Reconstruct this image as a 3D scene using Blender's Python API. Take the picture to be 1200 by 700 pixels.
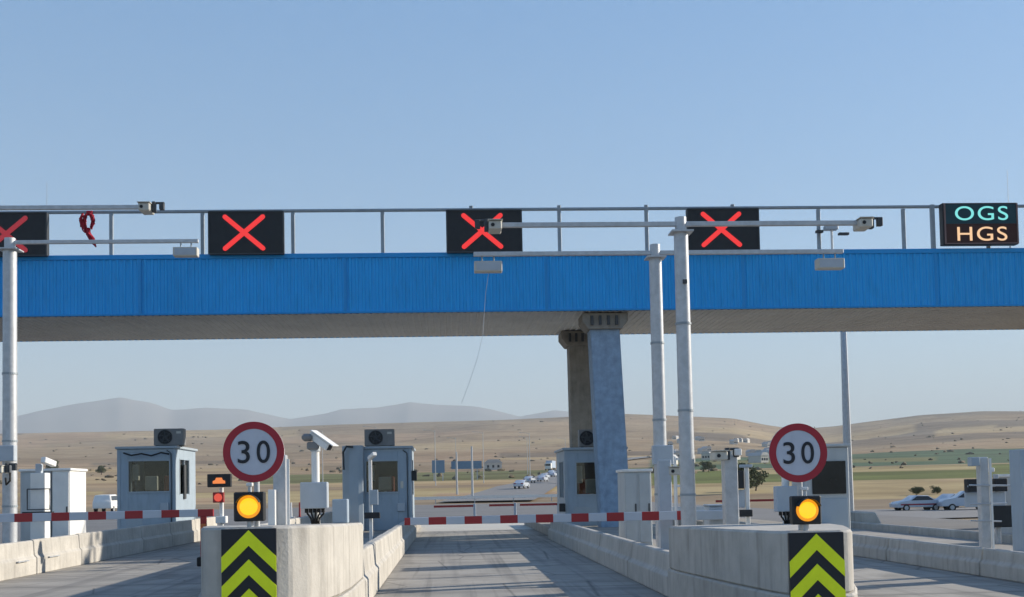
import bpy, bmesh, math, random
from mathutils import Vector, Matrix, noise
random.seed(7)
R = math.radians
scene = bpy.context.scene
for o in list(bpy.data.objects):
    bpy.data.objects.remove(o)

# ------------------------------------------------------------------ camera
cd = bpy.data.cameras.new('camera')
cam = bpy.data.objects.new('camera', cd)
scene.collection.objects.link(cam)
scene.camera = cam
cd.sensor_width = 36.0
cd.lens = 39.0
cd.shift_x = 0.0
cd.shift_y = 0.13708
cd.clip_start = 0.1
cd.clip_end = 60000
YAW, PITCH, ROLL = R(3.2632), R(2.6), 0.0200
F = Vector((math.sin(YAW)*math.cos(PITCH), math.cos(YAW)*math.cos(PITCH), math.sin(PITCH)))
R0 = Vector((math.cos(YAW), -math.sin(YAW), 0))
U0 = R0.cross(F)
RV = math.cos(ROLL)*R0 - math.sin(ROLL)*U0
UV = math.sin(ROLL)*R0 + math.cos(ROLL)*U0
cam.matrix_world = Matrix(((RV.x, UV.x, -F.x, 0), (RV.y, UV.y, -F.y, 0), (RV.z, UV.z, -F.z, 1.5), (0, 0, 0, 1)))
scene.render.resolution_x, scene.render.resolution_y = 1200, 700

# ------------------------------------------------------------------ sky, sun, exposure
SUN = Vector((2.4, 0.75, 1.0)).normalized()
ELEV = math.asin(SUN.z)
AZ = math.atan2(SUN.x, SUN.y)
w = bpy.data.worlds.new('World')
scene.world = w
w.use_nodes = True
nt = w.node_tree
bg = nt.nodes['Background']
sky = nt.nodes.new('ShaderNodeTexSky')
sky.sky_type = 'NISHITA'
sky.sun_disc = False
sky.sun_elevation = ELEV
sky.sun_rotation = AZ
sky.altitude = 900
sky.air_density = 1.0
sky.dust_density = 0.4
sky.ozone_density = 2.0
nt.links.new(sky.outputs[0], bg.inputs[0])
bg.inputs[1].default_value = 0.13
# the same sky evened out by a plain elevation gradient: grey-blue haze low down, clear blue higher up
tcw = nt.nodes.new('ShaderNodeTexCoord'); sepw = nt.nodes.new('ShaderNodeSeparateXYZ')
nt.links.new(tcw.outputs['Generated'], sepw.inputs[0])
rmp = nt.nodes.new('ShaderNodeValToRGB')
nt.links.new(sepw.outputs[2], rmp.inputs[0])
el = rmp.color_ramp.elements
el[0].position = 0.0; el[0].color = (0.265, 0.295, 0.29, 1)
el[1].position = 1.0; el[1].color = (0.06, 0.15, 0.36, 1)
for p_, c_ in ((0.09, (0.195, 0.270, 0.305, 1)), (0.20, (0.105, 0.215, 0.335, 1)), (0.42, (0.062, 0.180, 0.355, 1))):
    e_ = el.new(p_); e_.color = c_
bg2 = nt.nodes.new('ShaderNodeBackground'); bg2.inputs[1].default_value = 1.0
nt.links.new(rmp.outputs[0], bg2.inputs[0])
mxw = nt.nodes.new('ShaderNodeMixShader'); mxw.inputs[0].default_value = 0.62
nt.links.new(bg.outputs[0], mxw.inputs[1]); nt.links.new(bg2.outputs[0], mxw.inputs[2])
nt.links.new(mxw.outputs[0], nt.nodes['World Output'].inputs[0])
sd = bpy.data.lights.new('sun', 'SUN')
sd.energy = 5.0
sd.angle = R(0.53)
sd.color = (1.0, 0.90, 0.76)
so = bpy.data.objects.new('sun', sd)
scene.collection.objects.link(so)
so.rotation_euler = (-SUN).to_track_quat('-Z', 'Y').to_euler()
so.location = (60, 20, 60)
vs = scene.view_settings
vs.view_transform = 'Standard'
vs.look = 'None'
vs.exposure = 0.85
vs.gamma = 1.0
vs.use_curve_mapping = False
HAZE = 1.45e-4

# ------------------------------------------------------------------ helpers
col = scene.collection
def tag(o, label=None, cat=None, group=None, kind=None):
    if label: o['label'] = label
    if cat: o['category'] = cat
    if group: o['group'] = group
    if kind: o['kind'] = kind
    return o
def thing(name, loc, label, cat, group=None):
    o = bpy.data.objects.new(name, None)
    o.empty_display_size = 0.3
    o.location = loc
    col.objects.link(o)
    return tag(o, label, cat, group)
def root_loc(p):
    v = Vector((0, 0, 0))
    while p is not None:
        v += Vector(p.location)
        p = p.parent
    return v
class MB:
    def __init__(s): s.bm = bmesh.new()
    def box(s, x0, x1, y0, y1, z0, z1, bev=0.0, seg=1):
        r = bmesh.ops.create_cube(s.bm, size=1.0, matrix=Matrix.Translation(((x0+x1)/2, (y0+y1)/2, (z0+z1)/2)) @ Matrix.Diagonal((x1-x0, y1-y0, z1-z0, 1)))
        if bev > 0:
            es = set(e for v in r['verts'] for e in v.link_edges)
            bmesh.ops.bevel(s.bm, geom=list(es), offset=bev, segments=seg, affect='EDGES', clamp_overlap=True)
        return s
    def obox(s, c, dims, rot, bev=0.0):
        M = Matrix.Translation(c) @ rot.to_4x4() @ Matrix.Diagonal((dims[0], dims[1], dims[2], 1))
        r = bmesh.ops.create_cube(s.bm, size=1.0, matrix=M)
        if bev > 0:
            es = set(e for v in r['verts'] for e in v.link_edges)
            bmesh.ops.bevel(s.bm, geom=list(es), offset=bev, segments=1, affect='EDGES', clamp_overlap=True)
        return s
    def cyl(s, a, b, r1, r2=None, n=16, caps=True):
        a, b = Vector(a), Vector(b)
        if r2 is None: r2 = r1
        d = b-a
        q = d.to_track_quat('Z', 'Y').to_matrix().to_4x4()
        bmesh.ops.create_cone(s.bm, cap_ends=caps, segments=n, radius1=r1, radius2=r2, depth=d.length, matrix=Matrix.Translation((a+b)/2) @ q)
        return s
    def tube(s, pts, r, n=8):
        pts = [Vector(p) for p in pts]
        rings = []
        for i, p in enumerate(pts):
            d = (pts[min(i+1, len(pts)-1)] - pts[max(i-1, 0)]).normalized()
            q = d.to_track_quat('Z', 'Y')
            rr = r[i] if isinstance(r, (list, tuple)) else r
            rings.append([s.bm.verts.new(p + q @ Vector((math.cos(t*2*math.pi/n)*rr, math.sin(t*2*math.pi/n)*rr, 0))) for t in range(n)])
        for a, b in zip(rings, rings[1:]):
            for k in range(n):
                s.bm.faces.new((a[k], a[(k+1) % n], b[(k+1) % n], b[k]))
        s.bm.faces.new(rings[0][::-1]); s.bm.faces.new(rings[-1])
        return s
    def prism(s, poly, axis, a, b, bev=0.0):
        """poly: 2D points; axis 'x','y','z' extrusion from a to b. z: (x,y); y: (x,z); x: (y,z)"""
        def P(u, v, t):
            return {'z': (u, v, t), 'y': (u, t, v), 'x': (t, u, v)}[axis]
        lo = [s.bm.verts.new(P(u, v, a)) for u, v in poly]
        hi = [s.bm.verts.new(P(u, v, b)) for u, v in poly]
        n = len(poly)
        fs = [s.bm.faces.new(lo), s.bm.faces.new(hi)]
        for k in range(n):
            fs.append(s.bm.faces.new((lo[k], lo[(k+1) % n], hi[(k+1) % n], hi[k])))
        bmesh.ops.recalc_face_normals(s.bm, faces=fs)
        if bev > 0:
            es = set(e for f in fs for e in f.edges)
            bmesh.ops.bevel(s.bm, geom=list(es), offset=bev, segments=1, affect='EDGES', clamp_overlap=True)
        return s
    def sphere(s, c, r, sc=(1, 1, 1), sub=2):
        bmesh.ops.create_icosphere(s.bm, subdivisions=sub, radius=r, matrix=Matrix.Translation(c) @ Matrix.Diagonal((*sc, 1)))
        return s
    def build(s, name, mt, parent=None, origin=None, smooth=False, label=None):
        me = bpy.data.meshes.new(name)
        off = root_loc(parent) if parent is not None else Vector(origin or (0, 0, 0))
        s.bm.normal_update()
        s.bm.transform(Matrix.Translation(-off))
        if smooth:
            for f in s.bm.faces: f.smooth = len(f.verts) <= 4
        s.bm.to_mesh(me); s.bm.free()
        if mt: me.materials.append(mt)
        o = bpy.data.objects.new(name, me)
        col.objects.link(o)
        if parent is not None: o.parent = parent
        elif origin: o.location = origin
        if smooth:
            try: me.set_sharp_from_angle(angle=R(35))
            except Exception: pass
        if label: o['label'] = label
        return o
def copy_tree(o, parent=None):
    c = o.copy(); col.objects.link(c)
    if parent is not None: c.parent = parent
    for ch in list(o.children): copy_tree(ch, c)
    return c
def dup(o, loc, label=None, rz=None):
    c = copy_tree(o)
    c.location = loc
    if rz is not None: c.rotation_euler = (0, 0, rz)
    if label: c['label'] = label
    return c
def text_part(body, name, mt, parent, loc, size, sx=1.0, depth=0.004, offset=0.0, space=1.0):
    cu = bpy.data.curves.new('txt', 'FONT')
    cu.body = body; cu.size = size; cu.align_x = 'CENTER'; cu.align_y = 'CENTER'
    cu.extrude = depth; cu.offset = offset; cu.space_character = space
    t = bpy.data.objects.new('txt', cu)
    col.objects.link(t)
    bpy.context.view_layer.update()
    me = bpy.data.meshes.new_from_object(t.evaluated_get(bpy.context.evaluated_depsgraph_get()))
    bpy.data.objects.remove(t)
    xs = [v.co.x for v in me.vertices]; ys = [v.co.y for v in me.vertices]
    cx, cy = (min(xs)+max(xs))/2, (min(ys)+max(ys))/2
    me.transform(Matrix.Translation((-cx, -cy, 0)))
    me.transform(Matrix.Diagonal((sx, 1, 1, 1)))
    me.transform(Matrix.Rotation(R(90), 4, 'X'))
    me.materials.clear(); me.materials.append(mt)
    o = bpy.data.objects.new(name, me)
    col.objects.link(o)
    o.parent = parent
    o.location = Vector(loc) - root_loc(parent)
    return o

# ------------------------------------------------------------------ materials
MATS = {}
def mat(name, c, rough=0.6, metal=0.0, var=0.12, scale=3.0, bump=0.0, bscale=40.0, streak=0.0, spec=0.4, c2=None):
    m = bpy.data.materials.new(name); m.use_nodes = True
    n = m.node_tree; b = n.nodes['Principled BSDF']
    b.inputs['Roughness'].default_value = rough
    b.inputs['Metallic'].default_value = metal
    b.inputs['Specular IOR Level'].default_value = spec
    tc = n.nodes.new('ShaderNodeTexCoord')
    geo = n.nodes.new('ShaderNodeNewGeometry')
    no = n.nodes.new('ShaderNodeTexNoise'); no.inputs['Scale'].default_value = scale
    no.inputs['Detail'].default_value = 8; no.inputs['Roughness'].default_value = 0.65
    n.links.new(geo.outputs['Position'], no.inputs['Vector'])
    mr = n.nodes.new('ShaderNodeMapRange')
    mr.inputs[1].default_value = 0.3; mr.inputs[2].default_value = 0.7
    n.links.new(no.outputs['Fac'], mr.inputs[0])
    mx = n.nodes.new('ShaderNodeMix'); mx.data_type = 'RGBA'
    lo = [x*(1-var) for x in c[:3]] if c2 is None else c2
    mx.inputs[6].default_value = (*lo, 1)
    mx.inputs[7].default_value = (*[min(1, x*(1+var)) for x in c[:3]], 1)
    n.links.new(mr.outputs[0], mx.inputs[0])
    out = mx.outputs[2]
    if streak > 0:
        mp = n.nodes.new('ShaderNodeMapping'); mp.inputs['Scale'].default_value = (5, 5, 0.7)
        n.links.new(geo.outputs['Position'], mp.inputs[0])
        ns = n.nodes.new('ShaderNodeTexNoise'); ns.inputs['Scale'].default_value = 1.6; ns.inputs['Detail'].default_value = 6
        n.links.new(mp.outputs[0], ns.inputs['Vector'])
        r2 = n.nodes.new('ShaderNodeMapRange'); r2.inputs[1].default_value = 0.5; r2.inputs[2].default_value = 0.72
        r2.inputs[3].default_value = 0.0; r2.inputs[4].default_value = streak
        n.links.new(ns.outputs['Fac'], r2.inputs[0])
        m2 = n.nodes.new('ShaderNodeMix'); m2.data_type = 'RGBA'; m2.blend_type = 'MULTIPLY'
        n.links.new(r2.outputs[0], m2.inputs[0]); n.links.new(out, m2.inputs[6])
        m2.inputs[7].default_value = (0.42, 0.40, 0.38, 1)
        out = m2.outputs[2]
    n.links.new(out, b.inputs['Base Color'])
    if bump > 0:
        nb = n.nodes.new('ShaderNodeTexNoise'); nb.inputs['Scale'].default_value = bscale; nb.inputs['Detail'].default_value = 6
        n.links.new(geo.outputs['Position'], nb.inputs['Vector'])
        bp = n.nodes.new('ShaderNodeBump'); bp.inputs['Strength'].default_value = bump; bp.inputs['Distance'].default_value = 0.02
        n.links.new(nb.outputs['Fac'], bp.inputs['Height'])
        n.links.new(bp.outputs[0], b.inputs['Normal'])
    MATS[name] = m
    return m
def emis(name, c, s=1.0, base=(0.02, 0.02, 0.02)):
    m = bpy.data.materials.new(name); m.use_nodes = True
    b = m.node_tree.nodes['Principled BSDF']
    b.inputs['Base Color'].default_value = (*base, 1)
    b.inputs['Emission Color'].default_value = (*c, 1)
    b.inputs['Emission Strength'].default_value = s/1.80   # the exposure above is 2**0.85
    b.inputs['Roughness'].default_value = 0.4
    return m
concrete = mat('concrete', (0.44, 0.42, 0.38), 0.9, var=0.14, scale=2.2, bump=0.22, bscale=30, streak=0.45)
concrete_worn = mat('concrete_worn', (0.43, 0.41, 0.37), 0.92, var=0.2, scale=1.3, bump=0.55, bscale=12, streak=0.3)
pave = mat('island_concrete', (0.30, 0.28, 0.25), 0.9, var=0.2, scale=1.5, bump=0.4)
pier_blue = mat('pier_blue_grey_paint', (0.26, 0.35, 0.46), 0.75, var=0.2, scale=5, bump=0.4, bscale=25, streak=0.2)
pier_brown = mat('pier_raw_concrete', (0.26, 0.235, 0.20), 0.9, var=0.2, scale=3, bump=0.5, streak=0.3)
bluep = mat('blue_fascia_paint', (0.016, 0.36, 0.80), 0.45, var=0.08, scale=0.35, streak=0.22)
bluetrim = mat('blue_trim_paint', (0.012, 0.28, 0.66), 0.45, var=0.06, scale=0.5)
soffit = mat('soffit_sheet', (0.60, 0.575, 0.53), 0.7, var=0.1, scale=0.8, streak=0.2)
galv = mat('galvanised_steel', (0.46, 0.48, 0.50), 0.42, metal=0.25, var=0.14, scale=9, bump=0.08, bscale=60)
railm = mat('rail_steel', (0.28, 0.32, 0.35), 0.5, metal=0.2, var=0.12, scale=6)
greyp = mat('grey_box_paint', (0.40, 0.45, 0.50), 0.5, var=0.07, scale=4)
cabp = mat('cabinet_paint', (0.42, 0.45, 0.46), 0.5, var=0.06, scale=3, streak=0.15)
boothp = mat('booth_paint', (0.32, 0.395, 0.465), 0.5, var=0.07, scale=2, streak=0.2)
boothw = mat('booth_trim_paint', (0.34, 0.40, 0.45), 0.5, var=0.06, scale=3)
black = mat('black_housing', (0.018, 0.02, 0.023), 0.55, var=0.2, scale=5)
rubber = mat('black_rubber', (0.02, 0.02, 0.02), 0.8, var=0.2)
white = mat('white_paint', (0.72, 0.72, 0.70), 0.5, var=0.06, scale=4)
acm = mat('air_conditioner_casing', (0.20, 0.20, 0.20), 0.6, var=0.1, scale=6)
acf = mat('fan_dark', (0.05, 0.055, 0.06), 0.6, var=0.2)
redp = mat('red_paint', (0.30, 0.022, 0.022), 0.5, var=0.12, scale=6)
signred = mat('sign_red_film', (0.36, 0.02, 0.035), 0.5, var=0.05, scale=6)
signwhite = mat('sign_white_film', (0.50, 0.53, 0.60), 0.55, var=0.05, scale=8)
signblack = mat('sign_black_film', (0.012, 0.015, 0.022), 0.5, var=0.1)
lime = mat('chevron_lime_film', (0.82, 0.92, 0.014), 0.5, var=0.06, scale=6)
asphalt = mat('plaza_asphalt', (0.17, 0.165, 0.16), 0.9, var=0.15, scale=0.25, bump=0.3, bscale=30)
redcloth = mat('red_cloth', (0.32, 0.01, 0.025), 0.85, var=0.25, scale=14)
screen = mat('dark_screen', (0.012, 0.014, 0.016), 0.2, var=0.3)
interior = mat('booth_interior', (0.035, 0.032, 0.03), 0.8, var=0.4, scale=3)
skin_box = mat('beige_monitor', (0.60, 0.56, 0.48), 0.6, var=0.1)
flashm = mat('flash_housing_beige', (0.50, 0.49, 0.44), 0.6, var=0.08, scale=9)
carwhite = mat('white_car_paint', (0.46, 0.50, 0.56), 0.25, var=0.03, scale=2)
cardark = mat('dark_glass_car', (0.02, 0.025, 0.035), 0.1, var=0.1)
carred = mat('car_red_stripe', (0.30, 0.03, 0.05), 0.35, var=0.05)
foliage = mat('foliage', (0.075, 0.09, 0.035), 0.9, var=0.35, scale=1.2)
bark = mat('bark', (0.12, 0.09, 0.06), 0.95, var=0.25)
whiteled = emis('led_red', (0.88, 0.035, 0.032), 1.0)
ledred_dim = emis('led_red_dim', (0.34, 0.02, 0.03), 0.9)
ledcyan = emis('led_cyan', (0.22, 0.78, 0.76), 1.0)
ledorange = emis('led_orange', (0.95, 0.60, 0.34), 1.0)
amber_core = emis('lamp_amber_core', (1.0, 0.62, 0.02), 1.15)
amber_ring = emis('lamp_amber_ring', (0.95, 0.34, 0.006), 0.95)
ledor2 = emis('led_small_orange', (0.9, 0.25, 0.06), 1.0)
ledr2 = emis('led_small_red', (0.80, 0.10, 0.06), 0.9)
tealglow = mat('teal_glow_panel', (0.006, 0.045, 0.06), 0.5, var=0.1)  # glow of the cyan letters painted into the base colour
maroonglow = mat('maroon_glow_panel', (0.045, 0.010, 0.006), 0.5, var=0.1)  # halo of the orange letters painted in as a maroon base colour
signframe = mat('bronze_frame', (0.20, 0.13, 0.12), 0.5, var=0.1)

def glass_mat():
    m = bpy.data.materials.new('window_glass'); m.use_nodes = True
    n = m.node_tree; b = n.nodes['Principled BSDF']
    tr = n.nodes.new('ShaderNodeBsdfTransparent'); tr.inputs[0].default_value = (0.75, 0.78, 0.78, 1)
    gl = n.nodes.new('ShaderNodeBsdfGlossy'); gl.inputs['Roughness'].default_value = 0.03
    fr = n.nodes.new('ShaderNodeFresnel'); fr.inputs[0].default_value = 1.5
    mx = n.nodes.new('ShaderNodeMixShader')
    n.links.new(fr.outputs[0], mx.inputs[0]); n.links.new(tr.outputs[0], mx.inputs[1]); n.links.new(gl.outputs[0], mx.inputs[2])
    n.links.new(mx.outputs[0], n.nodes['Material Output'].inputs[0])
    return m
glass = glass_mat()

def stripe_mat(x0, period):
    m = bpy.data.materials.new('boom_red_white'); m.use_nodes = True
    n = m.node_tree; b = n.nodes['Principled BSDF']
    g = n.nodes.new('ShaderNodeNewGeometry'); s = n.nodes.new('ShaderNodeSeparateXYZ')
    n.links.new(g.outputs['Position'], s.inputs[0])
    a = n.nodes.new('ShaderNodeMath'); a.operation = 'SUBTRACT'; a.inputs[1].default_value = x0
    n.links.new(s.outputs[0], a.inputs[0])
    d = n.nodes.new('ShaderNodeMath'); d.operation = 'DIVIDE'; d.inputs[1].default_value = period
    n.links.new(a.outputs[0], d.inputs[0])
    f = n.nodes.new('ShaderNodeMath'); f.operation = 'FLOORED_MODULO'; f.inputs[1].default_value = 1.0
    n.links.new(d.outputs[0], f.inputs[0])
    l = n.nodes.new('ShaderNodeMath'); l.operation = 'LESS_THAN'; l.inputs[1].default_value = 0.49
    n.links.new(f.outputs[0], l.inputs[0])
    mx = n.nodes.new('ShaderNodeMix'); mx.data_type = 'RGBA'
    mx.inputs[6].default_value = (0.48, 0.52, 0.58, 1); mx.inputs[7].default_value = (0.33, 0.018, 0.022, 1)
    n.links.new(l.outputs[0], mx.inputs[0]); n.links.new(mx.outputs[2], b.inputs['Base Color'])
    b.inputs['Roughness'].default_value = 0.45
    return m

def lane_mat():
    """lane concrete with darker transverse strips, wheel tracks and oil stains"""
    m = bpy.data.materials.new('lane_concrete'); m.use_nodes = True
    n = m.node_tree; b = n.nodes['Principled BSDF']; b.inputs['Roughness'].default_value = 0.9
    g = n.nodes.new('ShaderNodeNewGeometry')
    def nz(scale, sc, det=6):
        mp = n.nodes.new('ShaderNodeMapping'); mp.inputs['Scale'].default_value = sc
        n.links.new(g.outputs['Position'], mp.inputs[0])
        t = n.nodes.new('ShaderNodeTexNoise'); t.inputs['Scale'].default_value = scale; t.inputs['Detail'].default_value = det
        n.links.new(mp.outputs[0], t.inputs['Vector']); return t.outputs['Fac']
    def mr(x, a, b_, c=0., d=1.):
        r = n.nodes.new('ShaderNodeMapRange')
        for i, v in enumerate((a, b_, c, d)): r.inputs[i+1].default_value = v
        n.links.new(x, r.inputs[0]); return r.outputs[0]
    def mix(f, c1, c2, mode='MIX'):
        x = n.nodes.new('ShaderNodeMix'); x.data_type = 'RGBA'; x.blend_type = mode
        n.links.new(f, x.inputs[0])
        for i, c in ((6, c1), (7, c2)):
            if isinstance(c, tuple): x.inputs[i].default_value = (*c, 1)
            else: n.links.new(c, x.inputs[i])
        return x.outputs[2]
    base = mix(mr(nz(1.2, (1, 1, 1)), .3, .7), (0.27, 0.255, 0.225), (0.36, 0.335, 0.295))
    bands = mix(mr(nz(1.0, (0.06, 1.5, 1), 4), .48, .64, 0, 0.42), base, (0.16, 0.15, 0.14))      # darker strips across the lane
    tracks = mix(mr(nz(1.4, (1.6, 0.05, 1), 2), .52, .66, 0, 0.4), bands, (0.12, 0.115, 0.11))       # wheel tracks
    st = mix(mr(nz(0.8, (1, .5, 1), 5), .60, .70, 0, 0.45), tracks, (0.10, 0.095, 0.09))
    sp = n.nodes.new('ShaderNodeSeparateXYZ'); n.links.new(g.outputs['Position'], sp.inputs[0])
    md = n.nodes.new('ShaderNodeMath'); md.operation = 'FLOORED_MODULO'; md.inputs[1].default_value = 2.4
    n.links.new(sp.outputs[1], md.inputs[0])
    lt = n.nodes.new('ShaderNodeMath'); lt.operation = 'LESS_THAN'; lt.inputs[1].default_value = 0.10
    n.links.new(md.outputs[0], lt.inputs[0])
    ml_ = n.nodes.new('ShaderNodeMath'); ml_.operation = 'MULTIPLY'; ml_.inputs[1].default_value = 0.55
    n.links.new(lt.outputs[0], ml_.inputs[0])
    st = mix(ml_.outputs[0], st, (0.10, 0.095, 0.09))
    # tyre rubber streaks running along the lane and thin cracks
    st = mix(mr(nz(3.0, (2.2, 0.035, 1), 3), .55, .67, 0, 0.35), st, (0.07, 0.068, 0.065))
    vo = n.nodes.new('ShaderNodeTexVoronoi'); vo.feature = 'DISTANCE_TO_EDGE'; vo.inputs['Scale'].default_value = 0.45
    n.links.new(g.outputs['Position'], vo.inputs['Vector'])
    st = mix(mr(vo.outputs['Distance'], 0.0, 0.012, 0.6, 0.0), st, (0.06, 0.058, 0.055))
    n.links.new(st, b.inputs['Base Color'])
    bp = n.nodes.new('ShaderNodeBump'); bp.inputs['Strength'].default_value = 0.35; bp.inputs['Distance'].default_value = 0.01
    n.links.new(nz(40, (1, 1, 1)), bp.inputs['Height']); n.links.new(bp.outputs[0], b.inputs['Normal'])
    return m
lane_m = lane_mat()

# ------------------------------------------------------------------ terrain
def lerp_tab(t, x):
    if x <= t[0][0]: return t[0][1]
    for (a, va), (b, vb) in zip(t, t[1:]):
        if x <= b: return va + (vb-va)*(x-a)/(b-a)
    return t[-1][1]
def sstep(a, b, x):
    t = min(1, max(0, (x-a)/(b-a))); return t*t*(3-2*t)
RIDGE = [(-900, 60), (-300, 68), (0, 71), (250, 75), (400, 80), (600, 83), (735, 86), (800, 82), (860, 77), (900, 68), (935, 62), (980, 64), (1020, 68), (1080, 73), (1150, 75), (1300, 70), (1700, 58), (2400, 45)]
MOUNT = [(-900, 70), (-200, 84), (0, 88), (40, 98), (80, 104), (140, 114), (175, 108), (200, 100), (240, 102), (290, 100), (340, 89), (380, 95), (400, 100), (440, 102), (480, 108), (520, 104), (560, 101), (610, 88), (650, 95), (690, 90), (740, 80), (800, 68), (1000, 50), (1400, 40), (2400, 30)]
PROF = [(60, -29), (130, -14), (200, 2), (350, 16), (600, 27), (1000, 42), (1500, 58)]
RR = 2400.0
def px_of(az):
    a = az - YAW
    if abs(a) > 1.15: a = 1.15 if a > 0 else -1.15
    return 600 + 1300*math.tan(a)
def ter(X, Y):
    r = math.hypot(X, Y)
    az = math.atan2(X, Y)
    back = sstep(1.2, 2.0, abs(az))
    px = px_of(az)
    rg = lerp_tab(RIDGE, px)
    zr = 1.5 + rg*RR/1300
    if r < 1500:
        e = lerp_tab(PROF, r)
        e = e if r < 600 else 27 + (e-27)*((rg*0.72-27)/31.0)
        z = 1.5 + e*r/1300
    elif r < RR:
        t = (r-1500)/(RR-1500)
        e0 = rg*0.72
        z = 1.5 + (e0*(1-t) + rg*t)*r/1300
    else:
        z = zr*(1 - 0.65*sstep(RR, RR*2.2, r))
    if r < 150: z = z*sstep(60, 150, r) - 0.06*(1-sstep(60, 150, r))
    z = max(z, -0.06)
    # side ground lower than the plaza on the right
    z -= 1.15*sstep(19.5, 25, X)*(1-sstep(150, 320, r))
    amp = sstep(250, 1800, r)
    z += amp*(noise.noise(Vector((X/260, Y/260, 3)))*9 + noise.noise(Vector((X/90, Y/90, 8)))*3) * (1-0.85*sstep(1900, RR, r)*(1-sstep(RR, RR*1.3, r)))
    return z*(1-back) + back*(-0.06 + 0.0*r)
def hash2(a, b):
    return (math.sin(a*127.1 + b*311.7)*43758.5453) % 1.0
TAN = [(0.41, 0.295, 0.185), (0.35, 0.265, 0.165), (0.44, 0.335, 0.19), (0.31, 0.235, 0.15), (0.38, 0.28, 0.17)]
def field_colour(X, Y):
    r = math.hypot(X, Y); px = px_of(math.atan2(X, Y))
    wob = 1 + 0.10*noise.noise(Vector((X/300, Y/300, 1)))
    q = r*wob
    if q < 150: c = (0.30, 0.24, 0.165)
    else:
        band = int(math.log(q/150)/0.17)
        cell = int(px/(230+120*hash2(band, 2)) + hash2(band, 5)*3)
        c = TAN[int(hash2(band, cell)*5) % 5]
        h = hash2(band+7, cell+3)
        if px > 760 and 230 < q < 360: c = (0.15, 0.175, 0.05) if h < 0.85 else (0.40, 0.32, 0.16)
        elif px > 760 and 390 < q < 720: c = (0.09, 0.15, 0.085) if h < 0.9 else (0.2, 0.2, 0.09)
        elif 300 < px < 760 and 300 < q < 480: c = (0.17, 0.175, 0.075)
        elif q < 300 and h > 0.5: c = (0.43, 0.34, 0.18)
        elif q > 900 and h > 0.7: c = (0.23, 0.18, 0.125)
    return c
def ground():
    bm = bmesh.new()
    cl = bm.verts.layers.float_color.new('field')
    rad = [0.0, 30.0, 60.0]
    r = 60.0
    while r < 9500:
        r *= 1.028; rad.append(r)
    az = []
    a = -180.0
    while a < 179.99:
        az.append(a); a += 0.3 if -36 <= a < 40 else 4.0
    c0 = bm.verts.new((0, 0, -0.06)); c0[cl] = (0.3, 0.24, 0.17, 1)
    prev = None
    for rr in rad[1:]:
        ring = []
        for a in az:
            X, Y = rr*math.sin(R(a)), rr*math.cos(R(a))
            v = bm.verts.new((X, Y, ter(X, Y)))
            v[cl] = (*field_colour(X, Y), 1)
            ring.append(v)
        n = len(ring)
        if prev is None:
            for k in range(n): bm.faces.new((c0, ring[(k+1) % n], ring[k]))
        else:
            for k in range(n): bm.faces.new((prev[k], prev[(k+1) % n], ring[(k+1) % n], ring[k]))
        prev = ring
    bmesh.ops.recalc_face_normals(bm, faces=bm.faces)
    for f in bm.faces: f.smooth = True
    me = bpy.data.meshes.new('ground'); bm.to_mesh(me); bm.free()
    if me.polygons[len(me.polygons)//2].normal.z < 0: me.flip_normals()
    m = bpy.data.materials.new('dry_farmland'); m.use_nodes = True
    n = m.node_tree; b = n.nodes['Principled BSDF']; b.inputs['Roughness'].default_value = 0.95
    b.inputs['Specular IOR Level'].default_value = 0.1
    at = n.nodes.new('ShaderNodeAttribute'); at.attribute_name = 'field'
    g = n.nodes.new('ShaderNodeNewGeometry')
    def nz(scale, det=8):
        t = n.nodes.new('ShaderNodeTexNoise'); t.inputs['Scale'].default_value = scale; t.inputs['Detail'].default_value = det
        t.inputs['Roughness'].default_value = 0.7
        n.links.new(g.outputs['Position'], t.inputs['Vector']); return t.outputs['Fac']
    def mr(x, a, b_, c, d):
        q = n.nodes.new('ShaderNodeMapRange')
        for i, v in enumerate((a, b_, c, d)): q.inputs[i+1].default_value = v
        n.links.new(x, q.inputs[0]); return q.outputs[0]
    m1 = n.nodes.new('ShaderNodeMix'); m1.data_type = 'RGBA'; m1.blend_type = 'MULTIPLY'
    n.links.new(mr(nz(0.02), .48, .62, 0, 0.55), m1.inputs[0]); n.links.new(at.outputs['Color'], m1.inputs[6]); m1.inputs[7].default_value = (0.55, 0.52, 0.50, 1)
    m2 = n.nodes.new('ShaderNodeMix'); m2.data_type = 'RGBA'; m2.blend_type = 'MULTIPLY'
    n.links.new(mr(nz(0.006, 10), .40, .62, 0, 0.5), m2.inputs[0]); n.links.new(m1.outputs[2], m2.inputs[6]); m2.inputs[7].default_value = (0.78, 0.66, 0.57, 1)
    mp = n.nodes.new('ShaderNodeMapping'); mp.inputs['Scale'].default_value = (0.004, 0.03, 0.05)
    n.links.new(g.outputs['Position'], mp.inputs[0])
    t3 = n.nodes.new('ShaderNodeTexNoise'); t3.inputs['Scale'].default_value = 1.0; t3.inputs['Detail'].default_value = 9; t3.inputs['Roughness'].default_value = 0.75
    n.links.new(mp.outputs[0], t3.inputs['Vector'])
    m3 = n.nodes.new('ShaderNodeMix'); m3.data_type = 'RGBA'; m3.blend_type = 'MULTIPLY'
    n.links.new(mr(t3.outputs['Fac'], .47, .62, 0, 0.7), m3.inputs[0]); n.links.new(m2.outputs[2], m3.inputs[6]); m3.inputs[7].default_value = (0.60, 0.56, 0.53, 1)
    n.links.new(m3.outputs[2], b.inputs['Base Color'])
    me.materials.append(m)
    o = bpy.data.objects.new('ground', me); col.objects.link(o); tag(o, kind='structure')
ground()
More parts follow.
